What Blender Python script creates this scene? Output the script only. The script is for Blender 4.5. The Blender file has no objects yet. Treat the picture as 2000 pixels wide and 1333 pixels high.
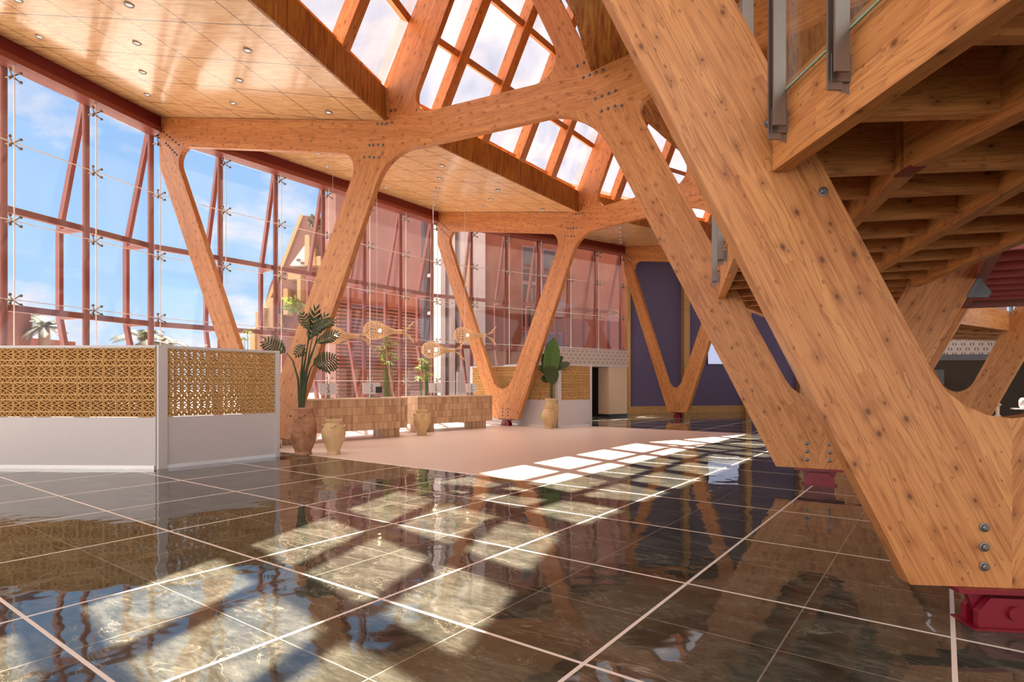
import bpy, math, random
from mathutils import Vector, Matrix
from mathutils.geometry import delaunay_2d_cdt
random.seed(7)
SC = bpy.context.scene
COL = SC.collection
PI = math.pi
# ------------------------------------------------------------------ plan of the ring-shaped lobby
FPX, HY, EYE = 1148.0, 751.0, 1.5
CX, CY = 18.34, 1.926
T0, DT = math.radians(-83.5), math.radians(19.83)
RF = 30.9                       # glass wall corners
def ang(k): return T0 + DT * k
def O(k): return Vector((math.sin(ang(k)), math.cos(ang(k)), 0))
def TG(k): return Vector((math.cos(ang(k)), -math.sin(ang(k)), 0))
def P(k, r, z=0.0, t=0.0):
    v = Vector((CX, CY, 0)) + O(k) * r + TG(k) * t
    v.z = z
    return v
def chord(k, R, off=0.0):
    a, b = P(k, R), P(k + 1, R)
    d = (b - a).normalized()
    n = Vector((-d.y, d.x, 0))          # outward
    return a + n * off, d, n, (b - a).length
def at(px, py, Y):                       # where a sight line of the photograph meets depth Y
    return Vector(((px - 1000) / FPX * Y, Y, EYE + (HY - py) / FPX * Y))
V = Vector
ZUP = V((0, 0, 1))

# ------------------------------------------------------------------ materials
def nt(name):
    m = bpy.data.materials.new(name); m.use_nodes = True
    t = m.node_tree; t.nodes.clear()
    return m, t
class N:
    def __init__(s, t): s.t = t
    def n(s, typ, **k):
        x = s.t.nodes.new(typ)
        for a, b in k.items(): setattr(x, a, b)
        return x
    def l(s, a, b): s.t.links.new(a, b)
    def val(s, x, v):
        if hasattr(v, 'is_linked') or hasattr(v, 'links'): s.l(v, x)
        else: x.default_value = v
    def m(s, op, a, b=0.0, c=0.0, clamp=False):
        x = s.n('ShaderNodeMath', operation=op); x.use_clamp = clamp
        s.val(x.inputs[0], a); s.val(x.inputs[1], b)
        if len(x.inputs) > 2: s.val(x.inputs[2], c)
        return x.outputs[0]
    def mix(s, f, a, b, bt='MIX'):
        x = s.n('ShaderNodeMix', data_type='RGBA', blend_type=bt)
        s.val(x.inputs[0], f)
        for i, v in ((6, a), (7, b)):
            if isinstance(v, tuple): x.inputs[i].default_value = (*v, 1) if len(v) == 3 else v
            else: s.l(v, x.inputs[i])
        return x.outputs[2]
    def coord(s, kind='Object'):
        return s.n('ShaderNodeTexCoord').outputs[kind]
    def mapv(s, v, sc=(1, 1, 1), loc=(0, 0, 0), rot=(0, 0, 0)):
        x = s.n('ShaderNodeMapping'); s.l(v, x.inputs[0])
        x.inputs['Scale'].default_value = sc; x.inputs['Location'].default_value = loc; x.inputs['Rotation'].default_value = rot
        return x.outputs[0]
    def noise(s, v, scale=5, detail=2, rough=.5, dist=0.0, out=0):
        x = s.n('ShaderNodeTexNoise'); s.l(v, x.inputs['Vector'])
        x.inputs['Scale'].default_value = scale; x.inputs['Detail'].default_value = detail
        x.inputs['Roughness'].default_value = rough; x.inputs['Distortion'].default_value = dist
        return x.outputs[out]
    def ramp(s, f, stops):
        x = s.n('ShaderNodeValToRGB'); s.l(f, x.inputs[0])
        e = x.color_ramp.elements
        while len(e) < len(stops): e.new(.5)
        for q, (p, c) in zip(e, stops):
            q.position = p; q.color = (*c, 1) if isinstance(c, tuple) else (c, c, c, 1)
        return x.outputs[0]
    def sep(s, v):
        x = s.n('ShaderNodeSeparateXYZ'); s.l(v, x.inputs[0]); return x.outputs
    def comb(s, a, b, c=0.0):
        x = s.n('ShaderNodeCombineXYZ')
        for i, q in enumerate((a, b, c)): s.val(x.inputs[i], q)
        return x.outputs[0]
    def bump(s, h, st=.2, d=.01):
        x = s.n('ShaderNodeBump'); s.l(h, x.inputs['Height']); x.inputs['Strength'].default_value = st; x.inputs['Distance'].default_value = d
        return x.outputs[0]
    def pbr(s, col, rough=.5, metal=0.0, spec=.5, normal=None, coat=0.0, trans=None):
        b = s.n('ShaderNodeBsdfPrincipled')
        if isinstance(col, tuple): b.inputs['Base Color'].default_value = (*col, 1)
        else: s.l(col, b.inputs['Base Color'])
        s.val(b.inputs['Roughness'], rough); b.inputs['Metallic'].default_value = metal
        b.inputs['Specular IOR Level'].default_value = spec
        b.inputs['Coat Weight'].default_value = coat
        if coat: b.inputs['Coat Roughness'].default_value = .08
        if normal is not None: s.l(normal, b.inputs['Normal'])
        return b.outputs[0]
    def out(s, sh): s.l(sh, s.n('ShaderNodeOutputMaterial').inputs[0])

def plain(name, col, rough=.5, metal=0.0, spec=.5, var=.08, scale=6.0, coat=0.0):
    m, t = nt(name); q = N(t)
    f = q.noise(q.coord(), scale, 4, .6)
    d = tuple(c * (1 - var) for c in col); u = tuple(min(1, c * (1 + var)) for c in col)
    q.out(q.pbr(q.mix(f, d, u), rough, metal, spec, None, coat))
    return m

def wood(name, c0, c1, knotc=(.075, .02, .006), rough=.42, lam=.085, spec=.4, knots=.62, streak=.35):
    m, t = nt(name); q = N(t)
    oi = q.n('ShaderNodeObjectInfo').outputs['Random']
    co = q.coord()
    off = q.m('MULTIPLY', oi, 37.0)
    add = q.n('ShaderNodeVectorMath', operation='ADD'); q.l(co, add.inputs[0]); q.l(q.comb(off, off, off), add.inputs[1])
    v = add.outputs[0]
    x, y, z = q.sep(v)
    row = q.m('FLOOR', q.m('DIVIDE', q.m('ADD', y, q.m('MULTIPLY', z, .6)), lam))
    seg = q.m('FLOOR', q.m('ADD', q.m('MULTIPLY', x, .45), q.m('MULTIPLY', row, .37)))
    wn = q.n('ShaderNodeTexWhiteNoise', noise_dimensions='2D'); q.l(q.comb(row, seg), wn.inputs[0])
    tint = wn.outputs[0]
    vv = q.n('ShaderNodeVectorMath', operation='ADD'); q.l(v, vv.inputs[0]); q.l(q.comb(q.m('MULTIPLY', tint, 9.0), 0.0, q.m('MULTIPLY', tint, 5.0)), vv.inputs[1])
    fine = q.noise(q.mapv(vv.outputs[0], (2.2, 70, 70)), 1.0, 3, .6)
    broad = q.noise(q.mapv(vv.outputs[0], (.55, 8, 8)), 1.0, 2, .5, .3)
    ring = q.m('SINE', q.m('MULTIPLY', broad, 46.0))
    ring = q.m('MULTIPLY', q.m('ADD', ring, 1.0), .5)
    f = q.m('ADD', q.m('MULTIPLY', fine, .45), q.m('ADD', q.m('MULTIPLY', q.m('POWER', ring, 3.0), streak), q.m('MULTIPLY', tint, .38)))
    base = q.mix(q.m('SUBTRACT', f, .18, clamp=True), c0, c1)
    gl = q.noise(q.mapv(vv.outputs[0], (.8, 13, 13)), 1.0, 2, .5, .5)
    gl = q.m('FRACT', q.m('MULTIPLY', gl, 9.0))
    gl = q.m('MULTIPLY', q.m('POWER', gl, 5.0), .62)
    base = q.mix(gl, base, tuple(c * .55 for c in c1))
    vo = q.n('ShaderNodeTexVoronoi', feature='F1', voronoi_dimensions='2D'); q.l(q.comb(q.m('MULTIPLY', x, 3.4), q.m('MULTIPLY', q.m('ADD', y, z), 5.4)), vo.inputs['Vector']); vo.inputs['Scale'].default_value = 1.0
    csep = q.n('ShaderNodeSeparateColor'); q.l(vo.outputs['Color'], csep.inputs[0])
    on = q.m('LESS_THAN', csep.outputs[0], knots)
    size = q.m('MULTIPLY_ADD', q.m('POWER', csep.outputs[1], 2.0), .075, .03)
    core = q.m('SUBTRACT', 1.0, q.m('DIVIDE', vo.outputs['Distance'], size), clamp=True)
    core = q.m('MULTIPLY', q.m('MULTIPLY', q.m('POWER', core, .6, clamp=True), on), .92)
    halo = q.m('SUBTRACT', 1.0, q.m('DIVIDE', vo.outputs['Distance'], .26), clamp=True)
    halo = q.m('MULTIPLY', q.m('MULTIPLY', halo, on), .55)
    base = q.mix(halo, base, tuple(c * .55 for c in c1))
    base = q.mix(core, base, knotc)
    v2 = q.n('ShaderNodeTexVoronoi', feature='F1', voronoi_dimensions='2D'); q.l(q.comb(q.m('MULTIPLY', x, 7.0), q.m('MULTIPLY', q.m('ADD', y, z), 12.0)), v2.inputs['Vector']); v2.inputs['Scale'].default_value = 1.0
    c2 = q.n('ShaderNodeSeparateColor'); q.l(v2.outputs['Color'], c2.inputs[0])
    sp = q.m('MULTIPLY', q.m('LESS_THAN', c2.outputs[0], .30), q.m('SUBTRACT', 1.0, q.m('DIVIDE', v2.outputs['Distance'], q.m('MULTIPLY_ADD', c2.outputs[1], .10, .05)), clamp=True))
    base = q.mix(q.m('MULTIPLY', q.m('POWER', sp, .6, clamp=True), .75), base, tuple(c * .35 for c in c1))
    q.out(q.pbr(base, rough, 0, spec, q.bump(fine, .08, .004)))
    return m

M = {}
M['wood'] = wood('glulam_timber', (.58, .255, .086), (.33, .10, .025))
M['wood_deck'] = wood('deck_timber', (.60, .27, .09), (.35, .11, .028), lam=.11)
M['wood_pale'] = wood('pale_timber', (.66, .40, .16), (.50, .25, .075), knots=.2)

def soffit_mat():
    m, t = nt('varnished_plywood_soffit'); q = N(t)
    v = q.coord(); x, y, z = q.sep(v)
    ci = q.m('FLOOR', q.m('DIVIDE', q.m('ADD', x, 1.0), 1.2)); cj = q.m('FLOOR', q.m('DIVIDE', q.m('ADD', y, .6), 1.22))
    wn = q.n('ShaderNodeTexWhiteNoise', noise_dimensions='2D'); q.l(q.comb(ci, cj), wn.inputs[0])
    sh = q.n('ShaderNodeVectorMath', operation='ADD'); q.l(v, sh.inputs[0]); q.l(q.comb(q.m('MULTIPLY', wn.outputs[0], 7.0), q.m('MULTIPLY', wn.outputs[0], 3.0)), sh.inputs[1])
    g = q.noise(q.mapv(sh.outputs[0], (9, .9, 1)), 2.0, 5, .62, .35)
    g2 = q.noise(q.mapv(sh.outputs[0], (45, 1.4, 1)), 1.6, 3, .6)
    f = q.m('ADD', q.m('MULTIPLY', g, .75), q.m('MULTIPLY', g2, .3))
    col = q.ramp(f, [(.30, (.26, .10, .045)), (.43, (.54, .30, .12)), (.55, (.70, .46, .22)), (.75, (.78, .58, .35))])
    def joint(c, o, p):
        fr = q.m('FRACT', q.m('DIVIDE', q.m('ADD', c, o), p))
        d = q.m('MULTIPLY', q.m('MINIMUM', fr, q.m('SUBTRACT', 1.0, fr)), p)
        return q.m('LESS_THAN', d, .012)
    j = q.m('MAXIMUM', joint(x, 1.0, 1.2), joint(y, .6, 1.22))
    col = q.mix(j, col, (.09, .03, .012))
    q.out(q.pbr(col, .24, 0, .6, None, .3))
    return m
M['soffit'] = soffit_mat()
def fascia_mat():
    m, t = nt('striped_veneer_fascia'); q = N(t)
    v = q.coord()
    g = q.noise(q.mapv(v, (14, 14, 1.1)), 1.5, 5, .65, .2)
    g2 = q.noise(q.mapv(v, (3, 3, .6)), 1.2, 2)
    col = q.ramp(q.m('ADD', q.m('MULTIPLY', g, .8), q.m('MULTIPLY', g2, .25)), [(.36, (.08, .016, .008)), (.50, (.25, .085, .02)), (.62, (.36, .18, .035)), (.8, (.42, .26, .08))])
    x = q.sep(v)[0]
    fr = q.m('FRACT', q.m('DIVIDE', x, 2.4))
    col = q.mix(q.m('LESS_THAN', fr, .006), col, (.03, .01, .005))
    q.out(q.pbr(col, .38, 0, .4)); return m
M['fascia'] = fascia_mat()
M['red'] = plain('red_steel_paint', (.25, .058, .042), .42, 0, .45, .12)
M['red_dark'] = plain('deep_red_steel_paint', (.15, .006, .010), .38, 0, .5, .12)
M['red_rib'] = plain('bright_red_steel_paint', (.36, .03, .03), .4, 0, .5, .1)
M['red_foot'] = plain('crimson_steel_paint', (.17, .003, .012), .35, 0, .5, .15)
M['steel'] = plain('brushed_stainless_steel', (.24, .205, .185), .34, .8, .5, .1)
M['galv'] = plain('galvanised_steel', (.14, .14, .165), .5, .3, .5, .2, 12)
M['bolt'] = plain('dark_bolt_steel', (.16, .14, .13), .4, .7, .5, .2)
M['white'] = plain('white_lacquer', (.58, .55, .56), .35, 0, .5, .03)
M['white_shiny'] = plain('white_metal_foot_rail', (.80, .78, .77), .22, .3, .6, .05)
M['black'] = plain('black_plastic', (.012, .010, .010), .3, 0, .5, .1)
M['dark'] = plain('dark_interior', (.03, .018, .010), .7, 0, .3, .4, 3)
M['cream'] = plain('cream_plaster', (.62, .46, .33), .7, 0, .3, .04)
M['cream_ext'] = plain('sandstone_render', (.46, .31, .16), .8, 0, .2, .1)
M['white_ext'] = plain('white_render', (.66, .58, .56), .8, 0, .2, .05)
M['terra_ext'] = plain('terracotta_render', (.27, .088, .047), .8, 0, .2, .06, 2)
M['brown_ext'] = plain('reddish_brown_render', (.22, .105, .085), .85, 0, .2, .1, 2)
M['pink_ext'] = plain('dusty_pink_render', (.29, .15, .13), .85, 0, .2, .08, 2)
M['purple'] = plain('mauve_window_frame', (.25, .12, .14), .4, 0, .5, .05)
M['paving'] = plain('pale_outdoor_paving', (.25, .21, .19), .85, 0, .2, .1, 1.5)
M['grey'] = plain('grey_emblem', (.22, .20, .19), .5, 0, .4, .4, 60)
M['soil'] = plain('dark_soil', (.03, .018, .012), .95, 0, .1, .4, 40)
M['trunk'] = plain('palm_bark', (.24, .15, .09), .95, 0, .1, .4, 25)

def breeze():
    m, t = nt('terracotta_breeze_block'); q = N(t)
    v = q.coord()
    f = q.noise(v, 3.0, 3); g = q.noise(v, 40, 3)
    q.out(q.pbr(q.mix(q.m('ADD', q.m('MULTIPLY', f, .7), q.m('MULTIPLY', g, .3)), (.50, .27, .09), (.78, .52, .23)), .85, 0, .2)); return m
M['breeze'] = breeze()
def tiles():
    m, t = nt('beige_slip_tiles'); q = N(t)
    uv = q.n('ShaderNodeUVMap').outputs[0]
    x, y, _ = q.sep(uv)
    row = q.m('FLOOR', q.m('DIVIDE', y, .215))
    def cell(w):
        xs = q.m('ADD', x, q.m('MULTIPLY', row, .0))
        c = q.m('DIVIDE', xs, w); return q.m('FLOOR', c), q.m('FRACT', c)
    c, fr = cell(.075)
    wn = q.n('ShaderNodeTexWhiteNoise', noise_dimensions='2D'); q.l(q.comb(c, row), wn.inputs[0])
    tone = q.ramp(wn.outputs[0], [(0, (.36, .21, .115)), (.5, (.52, .335, .19)), (1, (.62, .43, .26))])
    fine = q.noise(q.coord(), 18, 3)
    tone = q.mix(q.m('MULTIPLY', fine, .35), tone, (.45, .25, .12))
    fy = q.m('FRACT', q.m('DIVIDE', y, .215))
    g = q.m('MAXIMUM', q.m('LESS_THAN', fr, .05), q.m('LESS_THAN', fy, .035))
    q.out(q.pbr(q.mix(g, tone, (.20, .10, .05)), .5, 0, .4)); return m
M['tiles'] = tiles()
def clay(name, a, b, c):
    m, t = nt(name); q = N(t)
    v = q.coord()
    f = q.noise(v, 3.5, 5, .62, .4); g = q.noise(q.mapv(v, (1, 1, 6)), 6, 3)
    col = q.ramp(f, [(.32, a), (.5, b), (.66, c)])
    q.out(q.pbr(q.mix(q.m('MULTIPLY', g, .3), col, b), .85, 0, .2, q.bump(g, .25, .006))); return m
M['clay_red'] = clay('weathered_red_clay', (.20, .075, .035), (.40, .20, .115), (.50, .31, .21))
M['clay_pale'] = clay('pale_sandy_clay', (.50, .32, .15), (.58, .41, .22), (.66, .50, .30))
def leaf(name, a, b, tr=.25, rough=.4):
    m, t = nt(name); q = N(t)
    f = q.noise(q.coord(), 9, 3)
    col = q.mix(f, a, b)
    tl = q.n('ShaderNodeBsdfTranslucent'); q.l(col, tl.inputs[0])
    mx = q.n('ShaderNodeMixShader'); mx.inputs[0].default_value = tr
    q.l(q.pbr(col, rough, 0, .4), mx.inputs[1]); q.l(tl.outputs[0], mx.inputs[2]); q.out(mx.outputs[0]); return m
M['leaf_dark'] = leaf('dark_green_leaf', (.020, .035, .010), (.07, .085, .025), .12)
M['leaf_mid'] = leaf('mid_green_leaf', (.05, .12, .02), (.12, .22, .04), .3)
M['leaf_lime'] = leaf('lime_green_leaf', (.15, .21, .035), (.32, .36, .09), .4)
M['palm'] = leaf('palm_frond', (.028, .036, .012), (.085, .078, .036), .15, .6)
M['wicker'] = plain('woven_wicker', (.62, .42, .23), .6, 0, .3, .15, 20)
def emit(name, col, st):
    m, t = nt(name); q = N(t)
    e = q.n('ShaderNodeEmission'); e.inputs[0].default_value = (*col, 1); e.inputs[1].default_value = st
    q.out(e.outputs[0]); return m
M['lamp'] = emit('lit_bulb', (1, .82, .55), 9)
M['downlight'] = emit('downlight_lens', (1, .9, .78), .9)
M['screen'] = emit('lit_display', (.62, .66, .9), .9)
def glass(name, tint, refl=1.0, haze=0.0, hazec=(1, .9, .8)):
    m, t = nt(name); q = N(t)
    tr = q.n('ShaderNodeBsdfTransparent'); tr.inputs[0].default_value = (*tint, 1)
    gl = q.n('ShaderNodeBsdfGlossy'); gl.inputs['Roughness'].default_value = .015
    lw = q.n('ShaderNodeLayerWeight'); lw.inputs[0].default_value = .5
    fr = q.m('MULTIPLY_ADD', q.m('POWER', lw.outputs['Facing'], 4.0), .9, .035)
    mx = q.n('ShaderNodeMixShader'); q.l(q.m('MULTIPLY', fr, refl * .6, clamp=True), mx.inputs[0])
    body = tr.outputs[0]
    if haze:
        f = q.noise(q.mapv(q.coord(), (1, 1, .6)), 1.3, 4)
        tl = q.n('ShaderNodeBsdfTranslucent'); tl.inputs[0].default_value = (*hazec, 1)
        h = q.n('ShaderNodeMixShader'); q.l(q.m('MULTIPLY', f, haze * 2, clamp=True), h.inputs[0])
        q.l(body, h.inputs[1]); q.l(tl.outputs[0], h.inputs[2]); body = h.outputs[0]
    q.l(body, mx.inputs[1]); q.l(gl.outputs[0], mx.inputs[2]); q.out(mx.outputs[0]); return m
M['glass'] = glass('clear_wall_glass', (.95, .95, .95), 1.5, .010, (1, .8, .75))
M['sky_glass'] = glass('dusty_skylight_glass', (.87, .82, .80), 1.0, .03, (1, .84, .70))
M['rail_glass'] = glass('clear_balustrade_glass', (.93, .95, .93), 1.6)
M['glass_edge'] = plain('green_glass_edge', (.20, .34, .26), .2, 0, .6, .1)
M['joint'] = plain('pale_silicone_joint', (.78, .70, .66), .35, 0, .5, .05)
M['pane_dark'] = plain('dark_window_pane', (.06, .03, .03), .06, 0, .7, .3)
M['pane_warm'] = plain('cream_painted_lit_pane', (.72, .52, .28), .3, 0, .5, .2)  # window brightness painted in as cream colour; the pane emits nothing
def blue():
    m, t = nt('indigo_woven_wall_cloth'); q = N(t)
    v = q.coord()
    w = q.noise(q.mapv(v, (6, 6, 60)), 3, 3); w2 = q.noise(q.mapv(v, (60, 60, 5)), 3, 2)
    q.out(q.pbr(q.mix(q.m('ADD', q.m('MULTIPLY', w, .5), q.m('MULTIPLY', w2, .5)), (.10, .08, .17), (.21, .175, .30)), .85, 0, .2)); return m
M['blue'] = blue()
def frieze(base, motif):
    m, t = nt('patterned_frieze'); q = N(t)
    uv = q.n('ShaderNodeUVMap').outputs[0]; x, y, _ = q.sep(uv)
    c = .265; rw = .16
    row = q.m('FLOOR', q.m('DIVIDE', y, rw))
    odd = q.m('MULTIPLY', q.m('MODULO', q.m('ABSOLUTE', row), 2.0), .5)
    fx = q.m('SUBTRACT', q.m('FRACT', q.m('ADD', q.m('DIVIDE', x, c), odd)), .5)
    fy = q.m('SUBTRACT', q.m('FRACT', q.m('DIVIDE', y, rw)), .5)
    yy = q.m('MULTIPLY', fy, 2.3)
    bow = q.m('MULTIPLY', q.m('SUBTRACT', 1.0, q.m('MULTIPLY', yy, yy)), .15)
    d = q.m('SUBTRACT', q.m('ABSOLUTE', fx), q.m('ADD', bow, .03))
    w = q.m('MULTIPLY', q.m('SUBTRACT', 1.0, q.m('ABSOLUTE', yy)), .075)
    on = q.m('LESS_THAN', q.m('ABSOLUTE', d), w)
    q.out(q.pbr(q.mix(on, base, motif), .6, 0, .3)); return m
M['frieze'] = frieze((.52, .42, .37), (.15, .075, .055))
M['frieze_white'] = frieze((.84, .78, .76), (.26, .08, .06))
def marble(gdir):
    m, t = nt('dark_green_marble_tiles'); q = N(t)
    v = q.n('ShaderNodeNewGeometry').outputs['Position']
    w = q.mapv(v, rot=(0, 0, gdir))                 # x along v, y along u of the tile grid
    x, y, _ = q.sep(w)
    ci = q.m('FLOOR', q.m('DIVIDE', q.m('ADD', x, 3.16), .8)); cj = q.m('FLOOR', q.m('DIVIDE', q.m('SUBTRACT', y, 2.77), .8))
    wn = q.n('ShaderNodeTexWhiteNoise', noise_dimensions='2D'); q.l(q.comb(ci, cj), wn.inputs[0])
    s = q.n('ShaderNodeVectorMath', operation='ADD'); q.l(w, s.inputs[0]); q.l(q.comb(q.m('MULTIPLY', wn.outputs[0], 13.0), q.m('MULTIPLY', wn.outputs[0], 29.0)), s.inputs[1])
    big = q.noise(q.mapv(s.outputs[0], (.8, 1.6, 1)), 1.5, 5, .62, 1.2)
    fine = q.noise(q.mapv(s.outputs[0], (3, 9, 1)), 3.0, 6, .7, .8)
    col = q.ramp(q.m('ADD', q.m('MULTIPLY', big, .6), q.m('MULTIPLY', fine, .4)), [(.33, (.018, .019, .013)), (.48, (.046, .047, .035)), (.60, (.092, .093, .072)), (.76, (.20, .195, .16))])
    vn = q.m('ABSOLUTE', q.m('SUBTRACT', q.noise(q.mapv(s.outputs[0], (.9, 2.2, 1), rot=(0, 0, .5)), 1.4, 5, .6, 1.0), .5))
    vein = q.m('MULTIPLY', q.m('SUBTRACT', 1.0, q.m('DIVIDE', vn, .008), clamp=True), q.m('SUBTRACT', q.noise(w, 1.3, 2), .38, clamp=True))
    col = q.mix(q.m('MULTIPLY', vein, 2.2, clamp=True), col, (.42, .38, .28))
    def line(c, o, p, wd):
        fr = q.m('FRACT', q.m('DIVIDE', q.m('SUBTRACT', c, o), p))
        d = q.m('MULTIPLY', q.m('MINIMUM', fr, q.m('SUBTRACT', 1.0, fr)), p)
        return q.m('LESS_THAN', d, wd)
    thick = q.m('MAXIMUM', line(x, -3.16, 1.605, .0125), line(y, 2.77, 1.575, .0125))
    thin = q.m('MAXIMUM', line(x, -3.16 + .8025, 1.605, .0042), line(y, 2.77 + .7875, 1.575, .0042))
    col = q.mix(q.m('MULTIPLY', thin, .45), col, (.50, .42, .34))
    col = q.mix(thick, col, (.80, .70, .61))
    wav = q.noise(q.mapv(v, (1.6, 1.6, 1)), 1.3, 2, .5)
    rg = q.m('MULTIPLY_ADD', thick, .35, .035)
    q.out(q.pbr(col, rg, 0, .55, q.bump(wav, .16, .035))); return m
GD = ang(1.5) + PI / 2                # heading of the tile grid
M['marble'] = marble(GD)
def rugm():
    m, t = nt('pink_terrazzo'); q = N(t)
    v = q.n('ShaderNodeNewGeometry').outputs['Position']
    f = q.noise(q.mapv(v, (1, 1, 1), rot=(0, 0, GD)), .8, 3); g = q.noise(v, 60, 3)
    q.out(q.pbr(q.mix(q.m('ADD', q.m('MULTIPLY', f, .6), q.m('MULTIPLY', g, .4)), (.66, .52, .45), (.78, .64, .56)), .32, 0, .4)); return m
M['rug'] = rugm()

# ------------------------------------------------------------------ mesh building
class MB:
    def __init__(s): s.v = []; s.f = []; s.uv = None
    def add(s, vs, fs):
        o = len(s.v); s.v += [V(p) for p in vs]; s.f += [tuple(i + o for i in f) for f in fs]; return s
    def hexa(s, q):                         # 4 bottom + 4 top corners
        return s.add(q, [(3, 2, 1, 0), (4, 5, 6, 7), (0, 1, 5, 4), (1, 2, 6, 5), (2, 3, 7, 6), (3, 0, 4, 7)])
    def box(s, lo, hi):
        a, b, c = lo; d, e, f = hi
        return s.hexa([(a, b, c), (d, b, c), (d, e, c), (a, e, c), (a, b, f), (d, b, f), (d, e, f), (a, e, f)])
    def bar(s, p, q, w, h, up=ZUP):         # box beam from p to q
        p, q = V(p), V(q); d = (q - p).normalized()
        sd = d.cross(up)
        if sd.length < 1e-5: sd = d.cross(V((1, 0, 0)))
        sd.normalize(); u = sd.cross(d)
        a, b = sd * w / 2, u * h / 2
        return s.hexa([p - a - b, p + a - b, q + a - b, q - a - b, p - a + b, p + a + b, q + a + b, q - a + b])
    def tube(s, pts, r, n=8, cap=True):
        pts = [V(p) for p in pts]; rs = r if isinstance(r, (list, tuple)) else [r] * len(pts)
        o = len(s.v); ref = None
        for i, p in enumerate(pts):
            d = (pts[min(i + 1, len(pts) - 1)] - pts[max(i - 1, 0)]).normalized()
            if ref is None: ref = d.cross(ZUP) if abs(d.z) < .95 else d.cross(V((1, 0, 0)))
            ref = (ref - d * ref.dot(d)).normalized(); b = d.cross(ref)
            for j in range(n):
                a = 2 * PI * j / n; s.v.append(p + (ref * math.cos(a) + b * math.sin(a)) * rs[i])
        for i in range(len(pts) - 1):
            for j in range(n):
                s.f.append((o + i * n + j, o + i * n + (j + 1) % n, o + (i + 1) * n + (j + 1) % n, o + (i + 1) * n + j))
        if cap:
            s.f.append(tuple(o + j for j in reversed(range(n)))); s.f.append(tuple(o + (len(pts) - 1) * n + j for j in range(n)))
        return s
    def lathe(s, c, prof, n=32):            # prof [(radius, z)...] about a vertical axis at c
        o = len(s.v); c = V(c)
        for r, z in prof:
            for j in range(n):
                a = 2 * PI * j / n; s.v.append(c + V((r * math.cos(a), r * math.sin(a), z)))
        for i in range(len(prof) - 1):
            for j in range(n):
                s.f.append((o + i * n + j, o + i * n + (j + 1) % n, o + (i + 1) * n + (j + 1) % n, o + (i + 1) * n + j))
        s.f.append(tuple(o + j for j in reversed(range(n)))); s.f.append(tuple(o + (len(prof) - 1) * n + j for j in range(n)))
        return s
    def prism(s, pts, d):                   # planar polygon pushed by the vector d
        n = len(pts); d = V(d); pts = [V(p) for p in pts]
        return s.add(pts + [p + d for p in pts], [tuple(reversed(range(n))), tuple(range(n, 2 * n))] + [(i, (i + 1) % n, n + (i + 1) % n, n + i) for i in range(n)])
    def sphere(s, c, r, n=10, sq=1.0):
        return s.lathe(c, [(max(1e-4, r * math.sin(PI * i / n)), -r * sq * math.cos(PI * i / n)) for i in range(n + 1)], n * 2)

def rootloc(p):
    l = V((0, 0, 0))
    while p is not None:
        l = l + p.location; p = p.parent
    return l
def tag(o, label=None, cat=None, group=None, kind=None):
    if label: o['label'] = label
    if cat: o['category'] = cat
    if group: o['group'] = group
    if kind: o['kind'] = kind
    return o
def obj(name, mb, mat, parent=None, smooth=False, label=None, axes=None):
    """one mesh object from world-space geometry; axes = (origin, x axis, z axis) gives it its own grain direction"""
    me = bpy.data.meshes.new(name)
    base = rootloc(parent)
    if axes:
        o0, ax, az = axes; ax = V(ax).normalized(); az = V(az); az = (az - ax * az.dot(ax)).normalized(); ay = az.cross(ax)
        R = Matrix((ax, ay, az)).transposed()
        Ri = R.transposed()
        vs = [Ri @ (p - V(o0)) for p in mb.v]
    else:
        o0 = base
        vs = [p - base for p in mb.v]
    me.from_pydata([tuple(p) for p in vs], [], mb.f)
    me.validate()
    if mb.uv:
        l = me.uv_layers.new(name='UVMap')
        for poly in me.polygons:
            for li in poly.loop_indices:
                l.data[li].uv = mb.uv(mb.v[me.loops[li].vertex_index])
    me.materials.append(mat)
    if smooth:
        me.shade_smooth()
        try: me.set_sharp_from_angle(angle=math.radians(40))
        except Exception: pass
    ob = bpy.data.objects.new(name, me); COL.objects.link(ob)
    if parent is not None: ob.parent = parent
    if axes: ob.matrix_local = Matrix.Translation(V(o0) - base) @ R.to_4x4()
    elif parent is None: pass
    if label: ob['label'] = label
    return ob
def empty(name, loc, label, cat, group=None):
    o = bpy.data.objects.new(name, None); o.empty_display_size = .2; COL.objects.link(o); o.location = V(loc)
    return tag(o, label, cat, group)
def struct(name, mb, mat, label=None, axes=None, smooth=False):
    o = obj(name, mb, mat, None, smooth, label, axes); o['kind'] = 'structure'
    return o
def beam(name, p, q, w, h, mat, parent, up=ZUP):
    p, q = V(p), V(q); d = q - p
    return obj(name, MB().bar(p, q, w, h, up), mat, parent, axes=((p + q) / 2, d, up if abs(d.normalized().dot(up)) < .95 else V((1, 0, 0))))

def fillet(poly, n=8):
    out = []; L = len(poly)
    for i, (x, y, R) in enumerate(poly):
        if not R: out.append((x, y)); continue
        p = V((x, y)); a = (V(poly[i - 1][:2]) - p).normalized(); b = (V(poly[(i + 1) % L][:2]) - p).normalized()
        th = math.acos(max(-1, min(1, a.dot(b)))); tl = R / math.tan(th / 2)
        c = p + (a + b).normalized() * (R / math.sin(th / 2))
        s, e = p + a * tl - c, p + b * tl - c
        a0 = math.atan2(s.y, s.x); a1 = math.atan2(e.y, e.x); da = (a1 - a0 + PI) % (2 * PI) - PI
        for j in range(n + 1):
            q = a0 + da * j / n; out.append((c.x + R * math.cos(q), c.y + R * math.sin(q)))
    return out
def inside(poly, x, y):
    r = False; j = len(poly) - 1
    for i in range(len(poly)):
        xi, yi = poly[i]; xj, yj = poly[j]
        if (yi > y) != (yj > y) and x < (xj - xi) * (y - yi) / (yj - yi) + xi: r = not r
        j = i
    return r

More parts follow.
